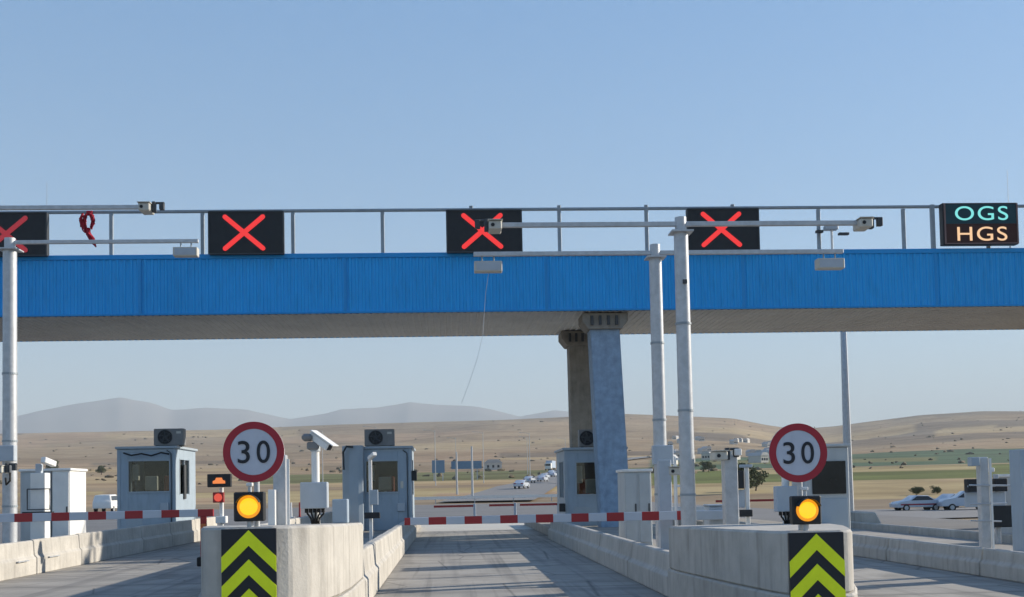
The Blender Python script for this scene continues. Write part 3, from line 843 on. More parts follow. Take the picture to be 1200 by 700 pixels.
def booth(x0, x1, yf, dep, zt, win, label, side='R', z0=0.3, paint=boothp, moni=True):
    t = thing('toll_booth', ((x0+x1)/2, yf+dep/2, z0), label, 'toll booth', 'toll booths under the canopy')
    yb = yf+dep; th = 0.07
    wx0, wx1, wz0, wz1 = win
    zr = zt-0.08
    MB().box(x0, wx0, yf, yf+th, z0, zr, .01).box(wx1, x1, yf, yf+th, z0, zr, .01).box(wx0-.001, wx1+.001, yf+.004, yf+th, z0, wz0).box(wx0-.001, wx1+.001, yf+.004, yf+th, wz1, zr).build('front_wall', paint, t)
    # side walls with a window band in the sliding window
    for sx, nm in ((x0, -1), (x1, 1)):
        xa, xb = (sx, sx+th) if nm < 0 else (sx-th, sx)
        MB().box(xa, xb, yf+th, yb, z0, wz0-.1).box(xa, xb, yf+th, yb, wz1+.05, zr).box(xa, xb, yf+th, yf+.55, wz0-.1, wz1+.05).box(xa, xb, yb-.9, yb, wz0-.1, wz1+.05).build('side_wall', paint, t)
        wf = MB().box(xa-.012, xb+.012, yf+.52, yf+.58, wz0-.13, wz1+.08).box(xa-.012, xb+.012, yb-.93, yb-.87, wz0-.13, wz1+.08).box(xa-.012, xb+.012, (yf+yb)/2-.19, (yf+yb)/2-.15, wz0-.1, wz1+.05).build('side_window', boothw, t)
        MB().box((xa+xb)/2-.004, (xa+xb)/2+.004, yf+.58, yb-.93, wz0-.1, wz1+.05).build('pane', glass, wf)
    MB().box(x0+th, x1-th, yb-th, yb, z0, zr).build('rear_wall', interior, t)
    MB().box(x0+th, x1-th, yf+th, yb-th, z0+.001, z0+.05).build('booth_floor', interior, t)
    rf = MB().box(x0-.07, x1+.07, yf-.07, yb+.07, zr, zt, .015).build('roof', boothw, t)
    MB().box(x0-.02, x0+.07, yf-.02, yf-.001, z0, zr, .004).box(x1-.07, x1+.02, yf-.02, yf-.001, z0, zr, .004).box(x0+.08, x1-.08, yf-.012, yf-.001, zr-.09, zr-.03).build('corner_trim', boothw, t)
    fr = .045
    w_ = MB().box(wx0-fr, wx0, yf-.02, yf+.03, wz0-fr, wz1+fr).box(wx1, wx1+fr, yf-.02, yf+.03, wz0-fr, wz1+fr).box(wx0, wx1, yf-.02, yf+.03, wz1, wz1+fr).box(wx0, wx1, yf-.025, yf+.03, wz0-fr, wz0).build('window', boothw, t)
    MB().box(wx0, wx1, yf+.02, yf+.026, wz0, wz1).build('pane', glass, w_)
    if moni:
        wz = wz0
        MB().box(wx0+.35, wx0+.75, yf+.5, yf+.6, wz+.02, wz+.48, .02).box(wx0+.5, wx0+.6, yf+.5, yf+.56, wz-.2, wz+.02).build('monitor', skin_box, t)
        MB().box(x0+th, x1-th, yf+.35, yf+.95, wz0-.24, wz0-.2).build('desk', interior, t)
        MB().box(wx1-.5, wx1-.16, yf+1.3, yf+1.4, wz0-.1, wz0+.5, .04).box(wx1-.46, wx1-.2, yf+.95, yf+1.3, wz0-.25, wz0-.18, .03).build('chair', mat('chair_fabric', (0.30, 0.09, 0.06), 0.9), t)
        MB().box(wx0+.02, wx0+.22, yf+.3, yf+.42, wz0+.35, wz1-.1, .01).build('paper_notice', skin_box, t)
    MB().box(wx1+.08, min(wx1+.17, x1-.1), yf-.004, yf-.001, wz0+.1, wz0+.32).build('notice', skin_box, t)
    MB().box(x0+.25, x0+.75, yf-.014, yf-.001, z0+.25, z0+.6, .004).build('vent_panel', boothw, t)
    MB().tube([(x1-.12, yf-.03, z0+.1), (x1-.12, yf-.03, zr-.15), (x1-.25, yf-.03, zr-.05)], .018, 6).build('conduit', acf, t)
    MB().box(x1-.45, x1-.2, yf-.07, yf-.001, wz0-.62, wz0-.36, .01).build('intercom', greyp, t)
    return t
bl = booth(-10.25, -8.50, 35.0, 2.75, 3.06, (-9.92, -8.68, 1.66, 2.60), 'left blue grey toll booth beyond the sunlit barriers')
g = MB().tube([(-10.05, 34.9, 2.86), (-9.8, 34.88, 2.78), (-9.5, 34.88, 2.83), (-9.2, 34.88, 2.76), (-8.9, 34.88, 2.85), (-8.65, 34.9, 2.8)], .025).build('loose_hose', rubber, bl)
MB().box(-8.49, -8.45, 36.0, 36.25, 1.4, 2.5, .01).build('door_handle_bar', acf, bl)
aircon(-8.78, 35.5, 3.06, 'air conditioner on the roof of the left toll booth', 0.92, 0.56)
bc = booth(-3.10, -1.20, 35.0, 2.75, 2.93, (-2.60, -1.62, 1.50, 2.46), 'middle toll booth behind the sunlit wall end, beside a tall curved column')
MB().prism([(-3.32, 34.7), (-3.1, 34.5), (-2.82, 34.42), (-2.66, 34.5), (-2.66, 34.95), (-3.32, 34.95)], 'z', 0.3, 2.95, .02).build('equipment_column', boothw, bc)
MB().tube([(-3.25, 34.45, 2.2), (-3.26, 34.43, 2.75), (-3.15, 34.40, 2.92), (-2.95, 34.38, 2.9)], .035).build('conduit', acf, bc)
aircon(-2.2, 35.5, 2.93, 'air conditioner on the roof of the middle toll booth', 0.94, 0.56)
MB().box(-1.19, -1.02, 34.95, 35.15, 1.83, 2.15, .01).build('signal_box', black, bc)
br = booth(3.66, 5.6, 35.0, 2.75, 2.78, (4.02, 4.74, 1.30, 2.30), 'right toll booth half hidden behind the blue grey pier')
MB().box(3.45, 3.63, 34.9, 35.1, .76, 1.02, .01).build('signal_box', black, br)
aircon(4.48, 35.35, 2.78, 'round fan air conditioner on the right booth beside the pier', 0.66, 0.58)

# ------------------------------------------------------------------ booms
def gate(xt, xe, y, zt, ze, xh, label, x_red, period, sleeve):
    t = thing('barrier_gate', (xh, y, 0.3), label, 'barrier gate', 'red and white barrier gates')
    m = stripe_mat(x_red, period)
    b = MB()
    hh = 0.072
    dirn = 1 if xe > xt else -1
    pts = [(xt, zt-hh*.8), (xe, ze-hh), (xe, ze+hh), (xt, zt+hh*.8)]
    b.prism(pts, 'y', y-.03, y+.03, .006); b.build('boom', m, t)
    a, c = sorted(((xe), (sleeve)))
    MB().box(a, c, y-.05, y+.05, ze-.085, ze+.07, .012).build('boom_sleeve', greyp, t)
    MB().box(xh-.19, xh+.19, y+.06, y+.46, .3, ze+.13, .02).build('housing', greyp, t)
    MB().box(xh-.2, xh+.2, y+.04, y+.48, ze+.132, ze+.16, .01).build('housing_lid', boothw, t)
    MB().cyl((xh, y-.04, ze), (xh, y+.08, ze), .06, n=14).build('hub', acf, t)
    return t
gate(-0.72, 3.76, 17.6, 1.025, 1.03, 4.35, 'red and white boom closed across the middle lane', -0.34, 0.565, 4.62)
gate(-3.73, -8.3, 17.8, 1.225, 1.20, -8.75, 'red and white boom closed across the left lane', -3.97-0.565*12, 0.565, -8.95)

# ------------------------------------------------------------------ posts, cabinets, terminals
def cabinet(x0, x1, y0, y1, z0, z1, label, m=cabp, doors=2, name='equipment_cabinet', cat='cabinet'):
    t = thing(name, ((x0+x1)/2, (y0+y1)/2, z0), label, cat)
    MB().box(x0, x1, y0, y1, z0, z1-.06, .012).build('body', m, t)
    MB().box(x0-.03, x1+.03, y0-.03, y1+.03, z1-.058, z1, .01).build('lid', white, t)
    wd = (x1-x0)/doors
    for k in range(doors):
        a, b = x0+k*wd+.025, x0+(k+1)*wd-.025
        d = MB().box(a, b, y0-.018, y0-.001, z0+.08, z1-.1, .004)
        for q in range(6): d.box(a+.06, b-.06, y0-.026, y0-.018, z0+.2+q*.05, z0+.22+q*.05)
        dd = d.build('door', m, t)
        MB().box(b-.05, b-.02, y0-.045, y0-.018, (z0+z1)/2-.08, (z0+z1)/2+.08, .004).build('handle', acf, dd)
    return t
cabinet(-9.62, -8.95, 25.5, 26.6, .3, 2.17, 'wide shaded grey cabinet behind the white camera column at left', doors=1)
cabinet(-8.85, -8.46, 25.3, 26.4, .3, 2.17, 'narrow cabinet with a sunlit white side, right of the wide grey cabinet', doors=1, m=white)
cabinet(3.53, 4.08, 22.3, 23.2, .3, 1.86, 'white topped grey cabinet between the pier and the masts')
def col_post(x, y, z0, z1, w_, label, m=galv, name='terminal_post', cat='post', d=None, head=True):
    t = thing(name, (x, y, z0), label, cat)
    d = d or w_
    MB().box(x-w_/2, x+w_/2, y-d/2, y+d/2, z0, z1, .01).build('post', m, t)
    MB().box(x-w_, x+w_, y-d, y+d, z0+.001, z0+.02).build('base_plate', galv, t)
    return t
# left: white column with camera, rungs and a black plate
t = col_post(-8.46, 23.5, .3, 2.03, .30, 'white column with camera, steel brackets and black reader plate at left', white, 'camera_column', 'column')
MB().box(-8.52, -8.40, 23.38, 23.5, 2.03, 2.22, .01).build('neck', greyp, t)
MB().obox(Vector((-8.22, 23.3, 2.25)), (.12, .36, .12), Matrix.Rotation(R(-18), 3, 'Z') @ Matrix.Rotation(R(-14), 3, 'X'), .012).build('surveillance_camera', white, t)
MB().tube([(-8.65, 23.3, 1.70), (-8.2, 23.3, 1.70), (-8.2, 23.3, 1.28), (-8.65, 23.3, 1.28), (-8.65, 23.3, 1.70)], .014, 6).build('bracket_frame', acf, t)
MB().box(-8.72, -8.12, 23.2, 23.34, 1.19, 1.235, .005).build('reader_plate', black, t)
# square post behind left 30 sign
t = col_post(-1.955, 13.0, 1.0, 1.95, .15, 'square galvanised post right of the left 30 sign', galv)
MB().box(-1.90+.03, -1.87+.03, 12.9, 12.92, 1.1, 1.9).build('cable_trunk', white, t)
MB().cyl((-1.92, 13, 1.95), (-1.92, 13, 2.02), .015, n=8).build('stub', galv, t)
MB().box(-2.07, -1.99, 12.8, 12.92, 1.0, 1.55, .004).build('side_plate', white, t)
# camera post
def cam_post(x, y, zb, zt, bx0, bx1, bz0, bz1, label, cam_on=True):
    t = thing('camera_post', (x, y, zb), label, 'camera post', 'camera posts with grey boxes')
    MB().cyl((x, y, zb), (x, y, zt-.12), .048, n=16).build('post', white, t, smooth=True)
    bxx = MB().box(bx0, bx1, y-.2, y-.05, bz0, bz1, .01).build('junction_box', greyp, t)
    c = MB()
    for k in range(5):
        xx = bx0 + (bx1-bx0)*(.2+.15*k)
        c.tube([(xx, y-.12, bz0), (xx+.01, y-.12, bz0-.06), ((xx+x)/2, y-.09, bz0-.12), (x+.02*(k-2), y-.06, zb+.01)], .012, 6)
        c.cyl((xx, y-.12, bz0-.05), (xx, y-.12, bz0+.0), .022, n=8)
    c.build('cables', rubber, t)
    if cam_on:
        MB().cyl((x, y, zt-.12), (x, y, zt-.02), .06, n=16).build('swivel', greyp, t)
        MB().box(x-.09, x+.05, y-.10, y+.08, zt-.10, zt-.01, .015).build('motor', acm, t)
        rot = Matrix.Rotation(R(-25), 3, 'Z') @ Matrix.Rotation(R(33), 3, 'Y')
        cc = Vector((x+.07, y-.06, zt+.0))
        h = MB().obox(cc, (.30, .11, .09), rot, .012).obox(cc + rot @ Vector((.03, 0, .058)), (.36, .14, .012), rot, .002).build('camera_housing', white, t)
        MB().obox(cc + rot @ Vector((.152, 0, 0)), (.006, .085, .07), rot).build('lens', black, h)
        MB().box(x-.15, x-.02, y-.12, y+.02, zt+.0, zt+.09, .03).build('wiper_motor', acm, t)
    return t
cam_post(-1.60, 13.4, 1.12, 2.12, -1.76, -1.44, 1.32, 1.63, 'post with tilted white camera and grey box on the sunlit island wall')
MB().box(-1.46, -1.27, 13.9, 14.1, 1.12, 1.42, .01).build('terminal_box', boothp, origin=(-1.36, 14, 1.12)).__setitem__('label', 'small blue grey box with a sunlit side, right of the camera post')
bpy.context.scene.collection.objects['terminal_box']['category'] = 'box'
cam_post(4.40, 14.35, 0.97, 1.80, 4.22, 4.55, 1.14, 1.47, 'post with grey box and black cables left of the right 30 sign', False)
# mini reader post near middle booth
t = thing('reader_post', (-1.9, 26, .3), 'slim white reader post with black plate before the middle booth', 'reader post', 'reader posts with black plates')
MB().box(-1.88, -1.80, 25.96, 26.04, .3, 2.35, .008).build('post', white, t)
MB().box(-1.98, -1.62, 25.86, 25.94, .89, 1.03, .01).build('reader_plate', black, t)
MB().box(-1.86, -1.66, 25.88, 25.955, 1.2, 1.55, .01).build('keypad_box', boothw, t)
MB().obox(Vector((-1.78, 25.8, 2.33)), (.1, .3, .09), Matrix.Rotation(R(30), 3, 'Z') @ Matrix.Rotation(R(-20), 3, 'X'), .01).build('camera_housing', white, t)
t = thing('reader_post', (5.98, 22, .3), 'slim white post with black lamp and plate right of the square post', 'reader post', 'reader posts with black plates')
MB().box(5.92, 6.0, 21.96, 22.04, .007, 1.85, .008).build('post', white, t)
MB().box(5.66, 5.88, 21.86, 21.98, 1.42, 1.78, .015).build('lamp_box', black, t)
MB().box(5.64, 6.02, 21.84, 21.95, .86, 1.0, .01).build('reader_plate', black, t)
MB().box(5.80, 6.06, 21.9, 21.97, 1.84, 1.9, .008).build('top_bracket', boothw, t)
MB().box(5.76, 5.9, 21.95, 22.1, 1.04, 1.4, .01).build('keypad_box', greyp, t)
# square post with cameras right of tallest mast
t = col_post(4.16, 16.3, .3, 1.93, .20, 'square galvanised post with small camera, right of the tallest mast', galv, 'camera_column', 'column')
anpr_camera(3.98, 16.2, 1.93, t, 1)
MB().box(4.2, 4.3, 16.1, 16.3, 1.93, 2.03, .01).build('sensor', white, t)
# tall grey box post in front of mast with control box
t = col_post(3.50, 17.95, .3, 1.93, .20, 'grey reader column at the foot of the mast with the control box', greyp, 'reader_column', 'column', d=.2)
MB().box(3.66, 3.69, 17.85, 17.87, .3, 1.85).build('side_strip', white, t)
t = col_post(4.20, 20.5, .3, 2.05, .05, 'thin white rail frame between the two tall masts', white, 'rail_frame', 'frame')
MB().box(4.33, 4.38, 20.48, 20.53, .3, 2.05).box(4.2, 4.36, 20.485, 20.525, 1.98, 2.02).box(4.2, 4.36, 20.485, 20.525, 1.48, 1.52).build('second_upright', white, t)
# payment cabinet behind right 30 sign
t = thing('ticket_machine', (4.9, 14.3, 0.6), 'grey ticket machine with dark screen behind the right 30 sign', 'ticket machine')
MB().box(4.56, 5.13, 14.0, 14.6, .1, 1.96, .012).build('body', cabp, t)
s = MB().box(4.64, 5.08, 13.985, 14.0, 1.36, 1.78).build('screen', screen, t)
MB().box(4.53, 5.16, 13.97, 14.63, 1.962, 2.0, .008).build('lid', cabp, t)
MB().box(4.60, 5.10, 13.988, 13.999, .62, 1.30, .004).build('front_panel', boothw, t)
# LED sign on post, red lamp
t = thing('led_info_sign', (-4.9, 24, 0.0), 'small black LED sign with orange car symbol and red lamp beneath', 'LED sign')
MB().cyl((-4.87, 24.05, 0), (-4.87, 24.05, 1.66), .045, n=12).build('post', white, t, smooth=True)
MB().box(-5.14, -4.64, 23.9, 24.02, 1.67, 1.95, .012).build('housing', black, t)
pts = [(-5.02, 1.745), (-4.76, 1.745), (-4.76, 1.80), (-4.81, 1.82), (-4.83, 1.87), (-4.95, 1.87), (-4.97, 1.82), (-5.02, 1.80)]
MB().prism(pts, 'y', 23.888, 23.899).build('car_symbol', ledor2, t)
rl = MB().box(-5.03, -4.80, 23.92, 24.02, 1.34, 1.56, .01).build('lamp_housing', redp, t)
MB().cyl((-4.915, 23.90, 1.45), (-4.915, 23.92, 1.45), .085, n=20).build('red_lens', ledr2, rl)
MB().box(-4.98, -4.76, 23.94, 24.16, .9, 1.05, .01).build('base_box', white, t)
t = thing('red_marker', (-5.22, 24, 0), 'upright red and orange marker panel at the tip of the left boom', 'marker')
MB().box(-5.29, -5.16, 23.9, 23.94, .2, 1.16, .004).build('panel', redp, t)
MB().box(-5.28, -5.17, 23.89, 23.899, .72, .9).build('reflector', ledorange if False else mat('orange_film', (0.55, .16, .05), .5), t)
MB().box(-5.35, -5.1, 23.8, 24.05, .007, .2, .02).build('foot', rubber, t)
# right island: post with rungs, black boxes, cabinet
t = col_post(8.46, 17.2, .3, 1.86, .14, 'square white post with cross rungs on the right island', galv, 'terminal_post', 'post')
MB().box(8.535, 8.565, 17.1, 17.14, .4, 1.84).build('side_strip', white, t)
MB().cyl((8.2, 17.12, 1.42), (8.9, 17.12, 1.40), .014, n=8).cyl((8.2, 17.12, 1.12), (8.8, 17.12, 1.12), .014, n=8).cyl((8.2, 17.12, .86), (8.7, 17.12, .84), .012, n=8).build('rungs', galv, t)
MB().box(8.22, 8.36, 17.05, 17.2, 1.72, 1.86, .01).build('side_box', boothw, t)
t = thing('signal_stand', (9.9, 20, .3), 'twin black signal heads and black plinth on the right island', 'signal stand')
MB().box(9.50, 9.78, 19.9, 20.05, 1.28, 1.52, .012).build('signal_head', black, t)
MB().box(10.02, 10.26, 19.9, 20.05, 1.28, 1.52, .012).build('signal_head', black, t)
MB().box(9.86, 9.96, 19.95, 20.05, .3, 1.6, .008).box(10.12, 10.20, 20.1, 20.18, .3, 1.6, .008).build('uprights', galv, t)
MB().box(9.5, 10.26, 20.0, 20.05, 1.0, 1.27, .006).box(9.5, 10.2, 19.9, 19.95, 1.37, 1.40).build('panel', greyp, t)
MB().box(9.95, 10.5, 19.95, 20.15, .62, 1.02, .012).build('plinth', black, t)
MB().box(9.75, 10.0, 19.85, 20.0, 1.64, 1.72, .01).build('top_camera', white, t)
t = cabinet(10.6, 10.9, 20.4, 21.0, .3, 1.6, 'grey narrow cabinet with dark side behind the signal stand at right', doors=1)
t = col_post(8.80, 16.5, .3, 1.95, .34, 'blue grey cabinet cut by the right frame edge', boothp, 'edge_cabinet', 'cabinet')
MB().box(8.60, 8.63, 16.1, 16.2, 1.1, 1.45, .004).build('card_slot', white, t)

# lamp post behind the canopy
def street_lamp(x, y, z, h, label, group=None, r=.09, arm=1.6):
    t = thing('street_lamp', (x, y, z), label, 'street lamp', group)
    MB().cyl((x, y, z), (x, y, z+h), r, r*.55, n=10).build('pole', galv, t, smooth=True)
    MB().tube([(x, y, z+h-.3), (x-arm*.5, y, z+h+.05), (x-arm, y, z+h+.1)], r*.4, 6).build('arm', galv, t)
    MB().box(x-arm-.5, x-arm, y-.12, y+.12, z+h+.05, z+h+.17, .03).build('lamp_head', greyp, t)
    return t
t = street_lamp(16.45, 45, 0, 10.5, 'grey lamp pole dropping from behind the canopy to the ticket machine', r=.19)
LG = 'far street lamps along the highway'
lx = [(-26, 230), (-14, 215), (-3, 240), (8, 260), (20, 275), (2, 330), (24, 340), (40, 380), (60, 430)]
first = None
for i, (x, y) in enumerate(lx):
    if first is None: first = street_lamp(x, y, ter(x, y), 12, 'thin pale street lamp far off by the highway', LG, r=.10, arm=2)
    else: dup(first, (x, y, ter(x, y)))

# ------------------------------------------------------------------ far highway things
def far_gate(x0, x1, y, label, z=.62):
    t = thing('barrier_gate', (x1, y, 0), label, 'barrier gate', 'distant closed booms beyond the canopy')
    MB().box(x0, x1, y-.03, y+.03, z-.06, z+.06).build('boom', redp, t)
    MB().box(x1, x1+.14, y-.1, y+.2, 0.001, z+.12, .02).build('housing', greyp, t)
far_gate(-0.9, 1.3, 62, 'distant dark red boom at the left end beyond the middle lane')
far_gate(2.2, 3.6, 62.6, 'short distant dark boom between two longer red ones')
far_gate(3.9, 6.0, 62, 'distant dark red boom near the right toll booth')
far_gate(14.5, 19.3, 60, 'distant dark boom beyond the square post right of the masts')
far_gate(-20.5, -17.0, 60, 'distant red boom between the left cabinets and the left booth')
def guard_rail(x0, y0, x1, y1, label, z=.65):
    t = thing('guard_rail', ((x0+x1)/2, (y0+y1)/2, 0), label, 'guard rail')
    d = Vector((x1-x0, y1-y0, 0)); L = d.length; d.normalize(); n = int(L/4)
    b = MB()
    q = d.to_track_quat('Y', 'Z').to_matrix()
    c = Vector(((x0+x1)/2, (y0+y1)/2, ter((x0+x1)/2, (y0+y1)/2)+z))
    b.obox(c, (.06, L, .34), q).build('beam', white, t)
    for k in range(min(n, 40)+1):
        xx, yy = x0+d.x*L*k/max(1, n), y0+d.y*L*k/max(1, n)
        MB().box(xx-.05, xx+.05, yy+.06, yy+.16, c.z-z-.3, c.z+.1).build('post', galv, t)
guard_rail(-6, 124, 16, 127, 'pale guard rail crossing behind the middle lane')
guard_rail(9.6, 50, 12.8, 49.6, 'white guard rail beyond the square camera post', .45)

def car(x, y, z, rz, label, kind='sedan', group='cars parked beyond the right lane', paint=carwhite, stripe=True):
    t = thing('parked_car', (x, y, z), label, 'car', group)
    Lh = 2.2
    if kind == 'sedan':
        prof = [(-2.2, .35), (-2.22, .75), (-2.1, .95), (-1.35, 1.02), (-.75, 1.40), (.35, 1.43), (1.05, .98), (1.95, .85), (2.2, .65), (2.2, .35)]
        gl = [(-1.2, 1.02), (-.72, 1.36), (.33, 1.38), (.92, 1.0)]
    else:
        prof = [(-2.25, .42), (-2.3, 1.0), (-2.2, 1.15), (-2.05, 1.70), (.25, 1.75), (1.05, 1.15), (2.05, 1.0), (2.3, .8), (2.3, .42)]
        gl = [(-2.0, 1.2), (-1.92, 1.62), (.22, 1.66), (.9, 1.2)]
    b = MB()
    # body slices across the width so that the cabin narrows
    ws = [-.88, -.80, .80, .88]
    rows = []
    for k, wv in enumerate(ws):
        s = 0.0 if k in (1, 2) else 1.0
        rows.append([b.bm.verts.new((x+px_*(1-.02*s), y+wv*(1-.10*max(0, (pz-.95)/.5)), z+pz-(.06*s if pz > 1.2 else 0))) for px_, pz in prof])
    for p, q in zip(rows, rows[1:]):
        n = len(prof)
        for k in range(n): b.bm.faces.new((p[k], p[(k+1) % n], q[(k+1) % n], q[k]))
    b.bm.faces.new(rows[0]); b.bm.faces.new(rows[-1][::-1])
    bmesh.ops.recalc_face_normals(b.bm, faces=b.bm.faces)
    bmesh.ops.bevel(b.bm, geom=[e for e in b.bm.edges if len(e.link_faces) == 2 and e.calc_face_angle(0) > .25], offset=.05, segments=2, affect='EDGES', clamp_overlap=True)
    b.build('body', paint, t, smooth=True)
    for s in (-1, 1):
        g_ = MB()
        yy = y+s*.865
        vs1 = [g_.bm.verts.new((x+px_, y+s*(.895*(1-.10*max(0, (pz-.95)/.5))), z+pz-.03)) for px_, pz in gl]
        vs2 = [g_.bm.verts.new((x+px_, y+s*(.86*(1-.10*max(0, (pz-.95)/.5))), z+pz-.03)) for px_, pz in gl]
        g_.bm.faces.new(vs1); g_.bm.faces.new(vs2[::-1])
        for k in range(4): g_.bm.faces.new((vs1[k], vs1[(k+1) % 4], vs2[(k+1) % 4], vs2[k]))
        bmesh.ops.recalc_face_normals(g_.bm, faces=g_.bm.faces)
        g_.build('side_windows', cardark, t)
        if stripe: MB().box(x-2.0, x+1.9, y+s*.885-.006, y+s*.885+.006, z+.55, z+.68).build('stripe', carred, t)
    for wx in (-1.38, 1.38):
        for s in (-1, 1):
            wl = MB().cyl((x+wx, y+s*.68, z+.32), (x+wx, y+s*.90, z+.32), .32, n=24).build('wheel', rubber, t)
            MB().cyl((x+wx, y+s*.895, z+.32), (x+wx, y+s*.91, z+.32), .19, n=16).build('rim', galv, wl)
    for s in (-.6, .6):
        MB().box(x+2.14, x+2.22, y+s-.18, y+s+.18, z+.62, z+.76, .02).build('headlight', white, t)
        MB().box(x-2.24, x-2.17, y+s-.18, y+s+.18, z+.75, z+.9, .02).build('taillight', redp, t)
    t.rotation_euler = (0, 0, rz)
    return t
def at_px(px, Y):   # only a helper for choosing metres along a bearing
    return Y*math.tan(math.atan((px-600)/1300.0)+YAW)
car(42.0, 98, ter(42, 98)+.02, R(183), 'white police style sedan with dark red stripe parked beyond the right lane')
car(45.6, 96, ter(45.6, 96)+.02, R(170), 'white estate car parked just right of the striped sedan', 'van', stripe=False)
car(47.5, 103, ter(47.5, 103)+.02, R(200), 'pale car parked behind the white estate car', 'sedan', stripe=False)

def truck(x, y, z, rz, label, m, group='vehicles on the distant highway'):
    t = thing('truck', (x, y, z), label, 'truck', group)
    MB().box(x-1.2, x+1.2, y-1.5, y+7, z+1.1, z+3.9, .05).build('cargo_box', m, t)
    MB().box(x-1.2, x+1.2, y-4, y-1.8, z+.6, z+3.0, .15).build('cab', white, t)
    MB().box(x-1.0, x+1.0, y-4.03, y-3.99, z+1.8, z+2.6).build('windscreen', cardark, t)
    for yy in (-3.2, 3.5, 5.0):
        for s in (-1, 1): MB().cyl((x+s*.85, y+yy, z+.5), (x+s*1.2, y+yy, z+.5), .5, n=12).build('wheel', rubber, t)
    t.rotation_euler = (0, 0, rz)
    return t
green = mat('green_truck_box', (0.03, 0.16, 0.11), .6)
tz = lambda x, y: ter(x, y)+.35
truck(25.0, 235, tz(25, 235), R(-15), 'green and white box truck beside the right booth on the distant highway', green)
bluebox = mat('pale_blue_truck', (0.35, 0.42, 0.52), .5)
tr = truck(39, 430, tz(39, 430), R(-15), 'pale blue truck in the queue on the distant highway', bluebox)
def small_car(x, y, label, rz=R(72), kind='sedan'):
    return car(x, y, tz(x, y)-.05, rz, label, kind, group='cars on the distant highway', stripe=False)
q0 = small_car(12, 185, 'white car far off on the distant highway')
for (x, y) in ((17, 236), (21.5, 256), (25, 290), (29, 310), (31, 335), (36, 362), (40, 398), (44, 420), (50, 450)):
    dup(q0, (x, y, tz(x, y)-.05))
tw = dup(tr, (50, 480, tz(50, 480)), 'pale truck farther up the distant highway queue')
# far blue billboards with posts
def billboard(x, y, w_, z0, z1, label, m):
    g0 = ter(x, y)
    t = thing('direction_sign', (x, y, g0), label, 'road sign')
    MB().box(x-w_/2, x+w_/2, y-.1, y+.1, g0+z0, g0+z1).build('panel', m, t)
    for s in (-1, 1): MB().box(x+s*w_*.35-.15, x+s*w_*.35+.15, y+.11, y+.4, g0-.2, g0+z1).build('post', galv, t)
bs = mat('sign_blue_film', (0.12, 0.22, 0.34), .6)
billboard(at_px(513, 300), 300, 3.4, 2.2, 5.6, 'faded blue square road sign far away left of the wide one', bs)
billboard(at_px(546, 310), 310, 8.5, 3.0, 5.2, 'wide faded blue road sign far away beyond the middle lane', bs)
for px_, Y, h, l in ((534.5, 170, 6.5, 'nearer pale pole left of its twin beyond the middle lane'), (552.5, 150, 7, 'taller pale pole beyond the middle lane')):
    x = at_px(px_, Y); z = ter(x, Y)
    o = MB().cyl((x, Y, z-.1), (x, Y, z+h), .16, .12, n=8).build('steel_pole', galv, origin=(x, Y, z)); tag(o, l, 'pole')
# left far: white van and fence, red/white posts
x = at_px(126, 110); car(x, 110, ter(x, 110)+.06, R(92), 'white van between the left cabinets and the left booth', 'van', None, white, False)
for i, (px_, Y) in enumerate(((318, 70), (327, 70), (340, 70), (350, 70))):
    x = at_px(px_, Y)
    o = MB().cyl((x, Y, 0), (x, Y, .95), .07, .05, n=10).cyl((x, Y, 0), (x, Y, .06), .2, n=12).build('traffic_post', redp if i % 2 else white, origin=(x, Y, 0))
    tag(o, ['white plastic post left of the square post, far away', 'red plastic post just left of the square post, far away', 'white plastic post right of the square post, far away', 'red plastic post left of the camera post, far away'][i], 'traffic post')

# ------------------------------------------------------------------ vegetation and far hillside
def leafball(b, c, rx, rz_, n, s, rng):
    for _ in range(n):
        while True:
            v = Vector((rng.uniform(-1, 1), rng.uniform(-1, 1), rng.uniform(-1, 1)))
            if 0.15 < v.length < 1: break
        p = Vector(c)+Vector((v.x*rx, v.y*rx, v.z*rz_))
        nrm = Vector((rng.gauss(0, 1), rng.gauss(0, 1), rng.gauss(0, 1))).normalized()
        a = nrm.orthogonal().normalized()*s*rng.uniform(.6, 1.4); bb = nrm.cross(a)
        b.bm.faces.new([b.bm.verts.new(p+q) for q in (a, bb, -a, -bb)])
def tree(x, y, h, label, group, seed=1, wide=1.0):
    rng = random.Random(seed); z = ter(x, y)-.05
    t = thing('tree', (x, y, z), label, 'tree', group)
    tb = MB().tube([(x, y, z), (x+.05*h, y, z+h*.3), (x+.02*h, y, z+h*.6)], [h*.04, h*.03, h*.015], 7)
    for k in range(5):
        a = rng.uniform(0, 6.28); tb.tube([(x+.03*h, y, z+h*.3), (x+math.cos(a)*h*.28*wide, y+math.sin(a)*h*.28*wide, z+h*.6)], [h*.018, h*.006], 5)
    tb.build('trunk', bark, t)
    cr = MB()
    for k in range(11):
        a = rng.uniform(0, 6.28); d = rng.uniform(0, .34)*h*wide
        leafball(cr, (x+math.cos(a)*d, y+math.sin(a)*d, z+h*rng.uniform(.28, .82)), h*.22*wide, h*.18, 190, h*.034, rng)
    cr.build('crown', foliage, t)
    return t
TG = 'trees in the fields'
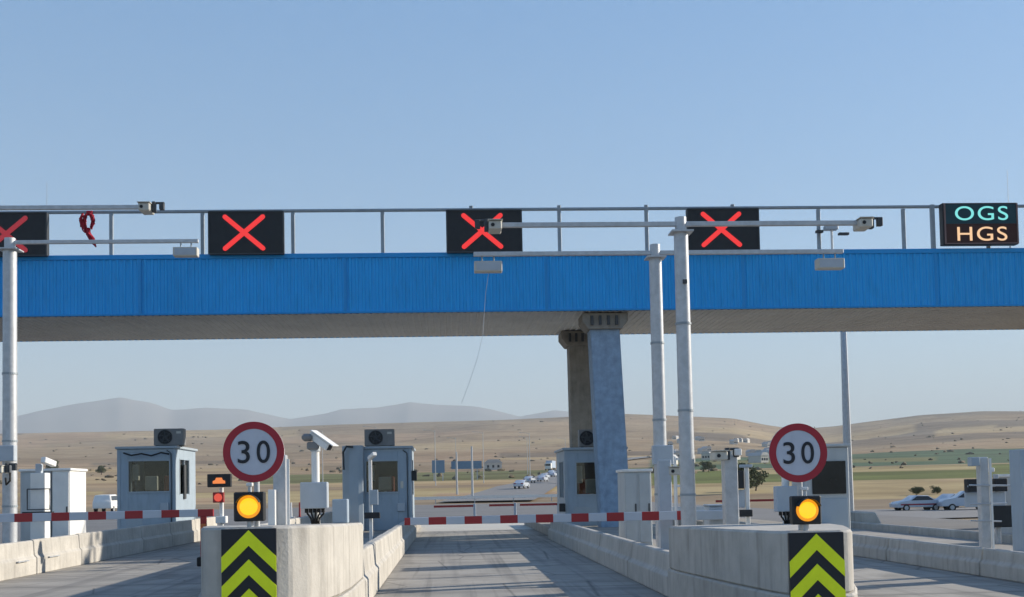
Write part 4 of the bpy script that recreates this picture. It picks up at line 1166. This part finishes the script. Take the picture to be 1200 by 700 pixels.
for i, (px_, Y, h, l, wd) in enumerate(((871, 175, 5.0, 'dark olive tree right of the square camera post', 1.0), (884, 182, 3.6, 'small bush left of the black signal lamp, by the olive tree', 1.3), (829, 330, 3.6, 'low broad tree just left of the square camera post', 1.6),
        (1072, 150, 1.5, 'low brown shrub above the striped sedan', 1.5), (1096, 152, 1.3, 'low shrub above the estate car', 1.5), (1186, 60, 3.1, 'small green tree at the right frame edge', .8), (420, 420, 5, 'lone distant tree left of the middle booth roof', 1.2), (60, 600, 7, 'lone distant tree above the left camera column', 1.1), (118, 520, 5, 'lone distant tree left of the left booth', 1.2))):
    tree(at_px(px_, Y), Y, h, l, TG, i+3, wd)
def scrub():
    rng = random.Random(11); b = MB()
    for _ in range(520):
        px_ = rng.uniform(-150, 1350); Y = 300*math.exp(rng.random()*2.05)
        x = at_px(px_, Y); z = ter(x, Y); s = rng.uniform(.35, 1.0)*(1+Y/1500)
        bmesh.ops.create_icosphere(b.bm, subdivisions=1, radius=s, matrix=Matrix.Translation((x, Y, z+s*.3)) @ Matrix.Rotation(rng.random()*6, 4, 'Z') @ Matrix.Diagonal((rng.uniform(.8, 2.2), 1, rng.uniform(.5, .9), 1)))
    for v in b.bm.verts: v.co += Vector((rng.uniform(-.3, .3), rng.uniform(-.3, .3), rng.uniform(-.3, .3)))
    o = b.build('hillside_scrub', mat('scrub', (0.15, 0.12, 0.075), .95, var=.3, scale=.05)); tag(o, kind='stuff')
scrub()
def house(x, y, label, group, m, rm, s=1.0):
    z = ter(x, y)-.3
    t = thing('village_house', (x, y, z), label, 'house', group)
    wl = MB().box(x-5*s, x+5*s, y-4, y+4, z, z+3.4).build('wall', m, t)
    MB().prism([(x-5.5*s, z+3.41), (x+5.5*s, z+3.41), (x+3*s, z+5.0), (x-3*s, z+5.0)], 'y', y-4.3, y+4.3).build('roof', rm, t)
    for k in (-3, 0, 3): MB().box(x+k*s-.5, x+k*s+.5, y-4.06, y-4.001, z+1.2, z+2.4).build('window', cardark, t)
    return t
hm = mat('pale_plaster', (0.52, 0.50, 0.46), .8); hr = mat('pale_roof', (0.42, 0.42, 0.42), .8)
VG = 'houses of the village on the far slope'
h0 = house(at_px(846, 600), 600, 'small pale house in the far village between tallest mast and right sign', VG, hm, hr, .5)
rng = random.Random(5)
for k in range(34):
    px_ = rng.uniform(785, 905); Y = rng.uniform(480, 1350)
    x = at_px(px_, Y)
    dup(h0, (x, Y, ter(x, Y)-.3), rz=rng.uniform(-.6, .6))
x = at_px(577, 520)
house(x, 520, 'single small pale house in the far fields above the middle boom', None, hm, hr, .8)

# ------------------------------------------------------------------ haze
hz = MB().box(-14000, 14000, -3000, 14000, -120, 1000).build('haze', None)
hz['kind'] = 'stuff'
hmx = bpy.data.materials.new('haze'); hmx.use_nodes = True
n = hmx.node_tree; n.nodes.clear()
ou = n.nodes.new('ShaderNodeOutputMaterial'); pv = n.nodes.new('ShaderNodeVolumePrincipled')
pv.inputs['Color'].default_value = (0.71, 0.79, 0.85, 1); pv.inputs['Density'].default_value = HAZE
pv.inputs['Anisotropy'].default_value = 0.0
n.links.new(pv.outputs[0], ou.inputs['Volume'])
hz.data.materials.append(hmx)
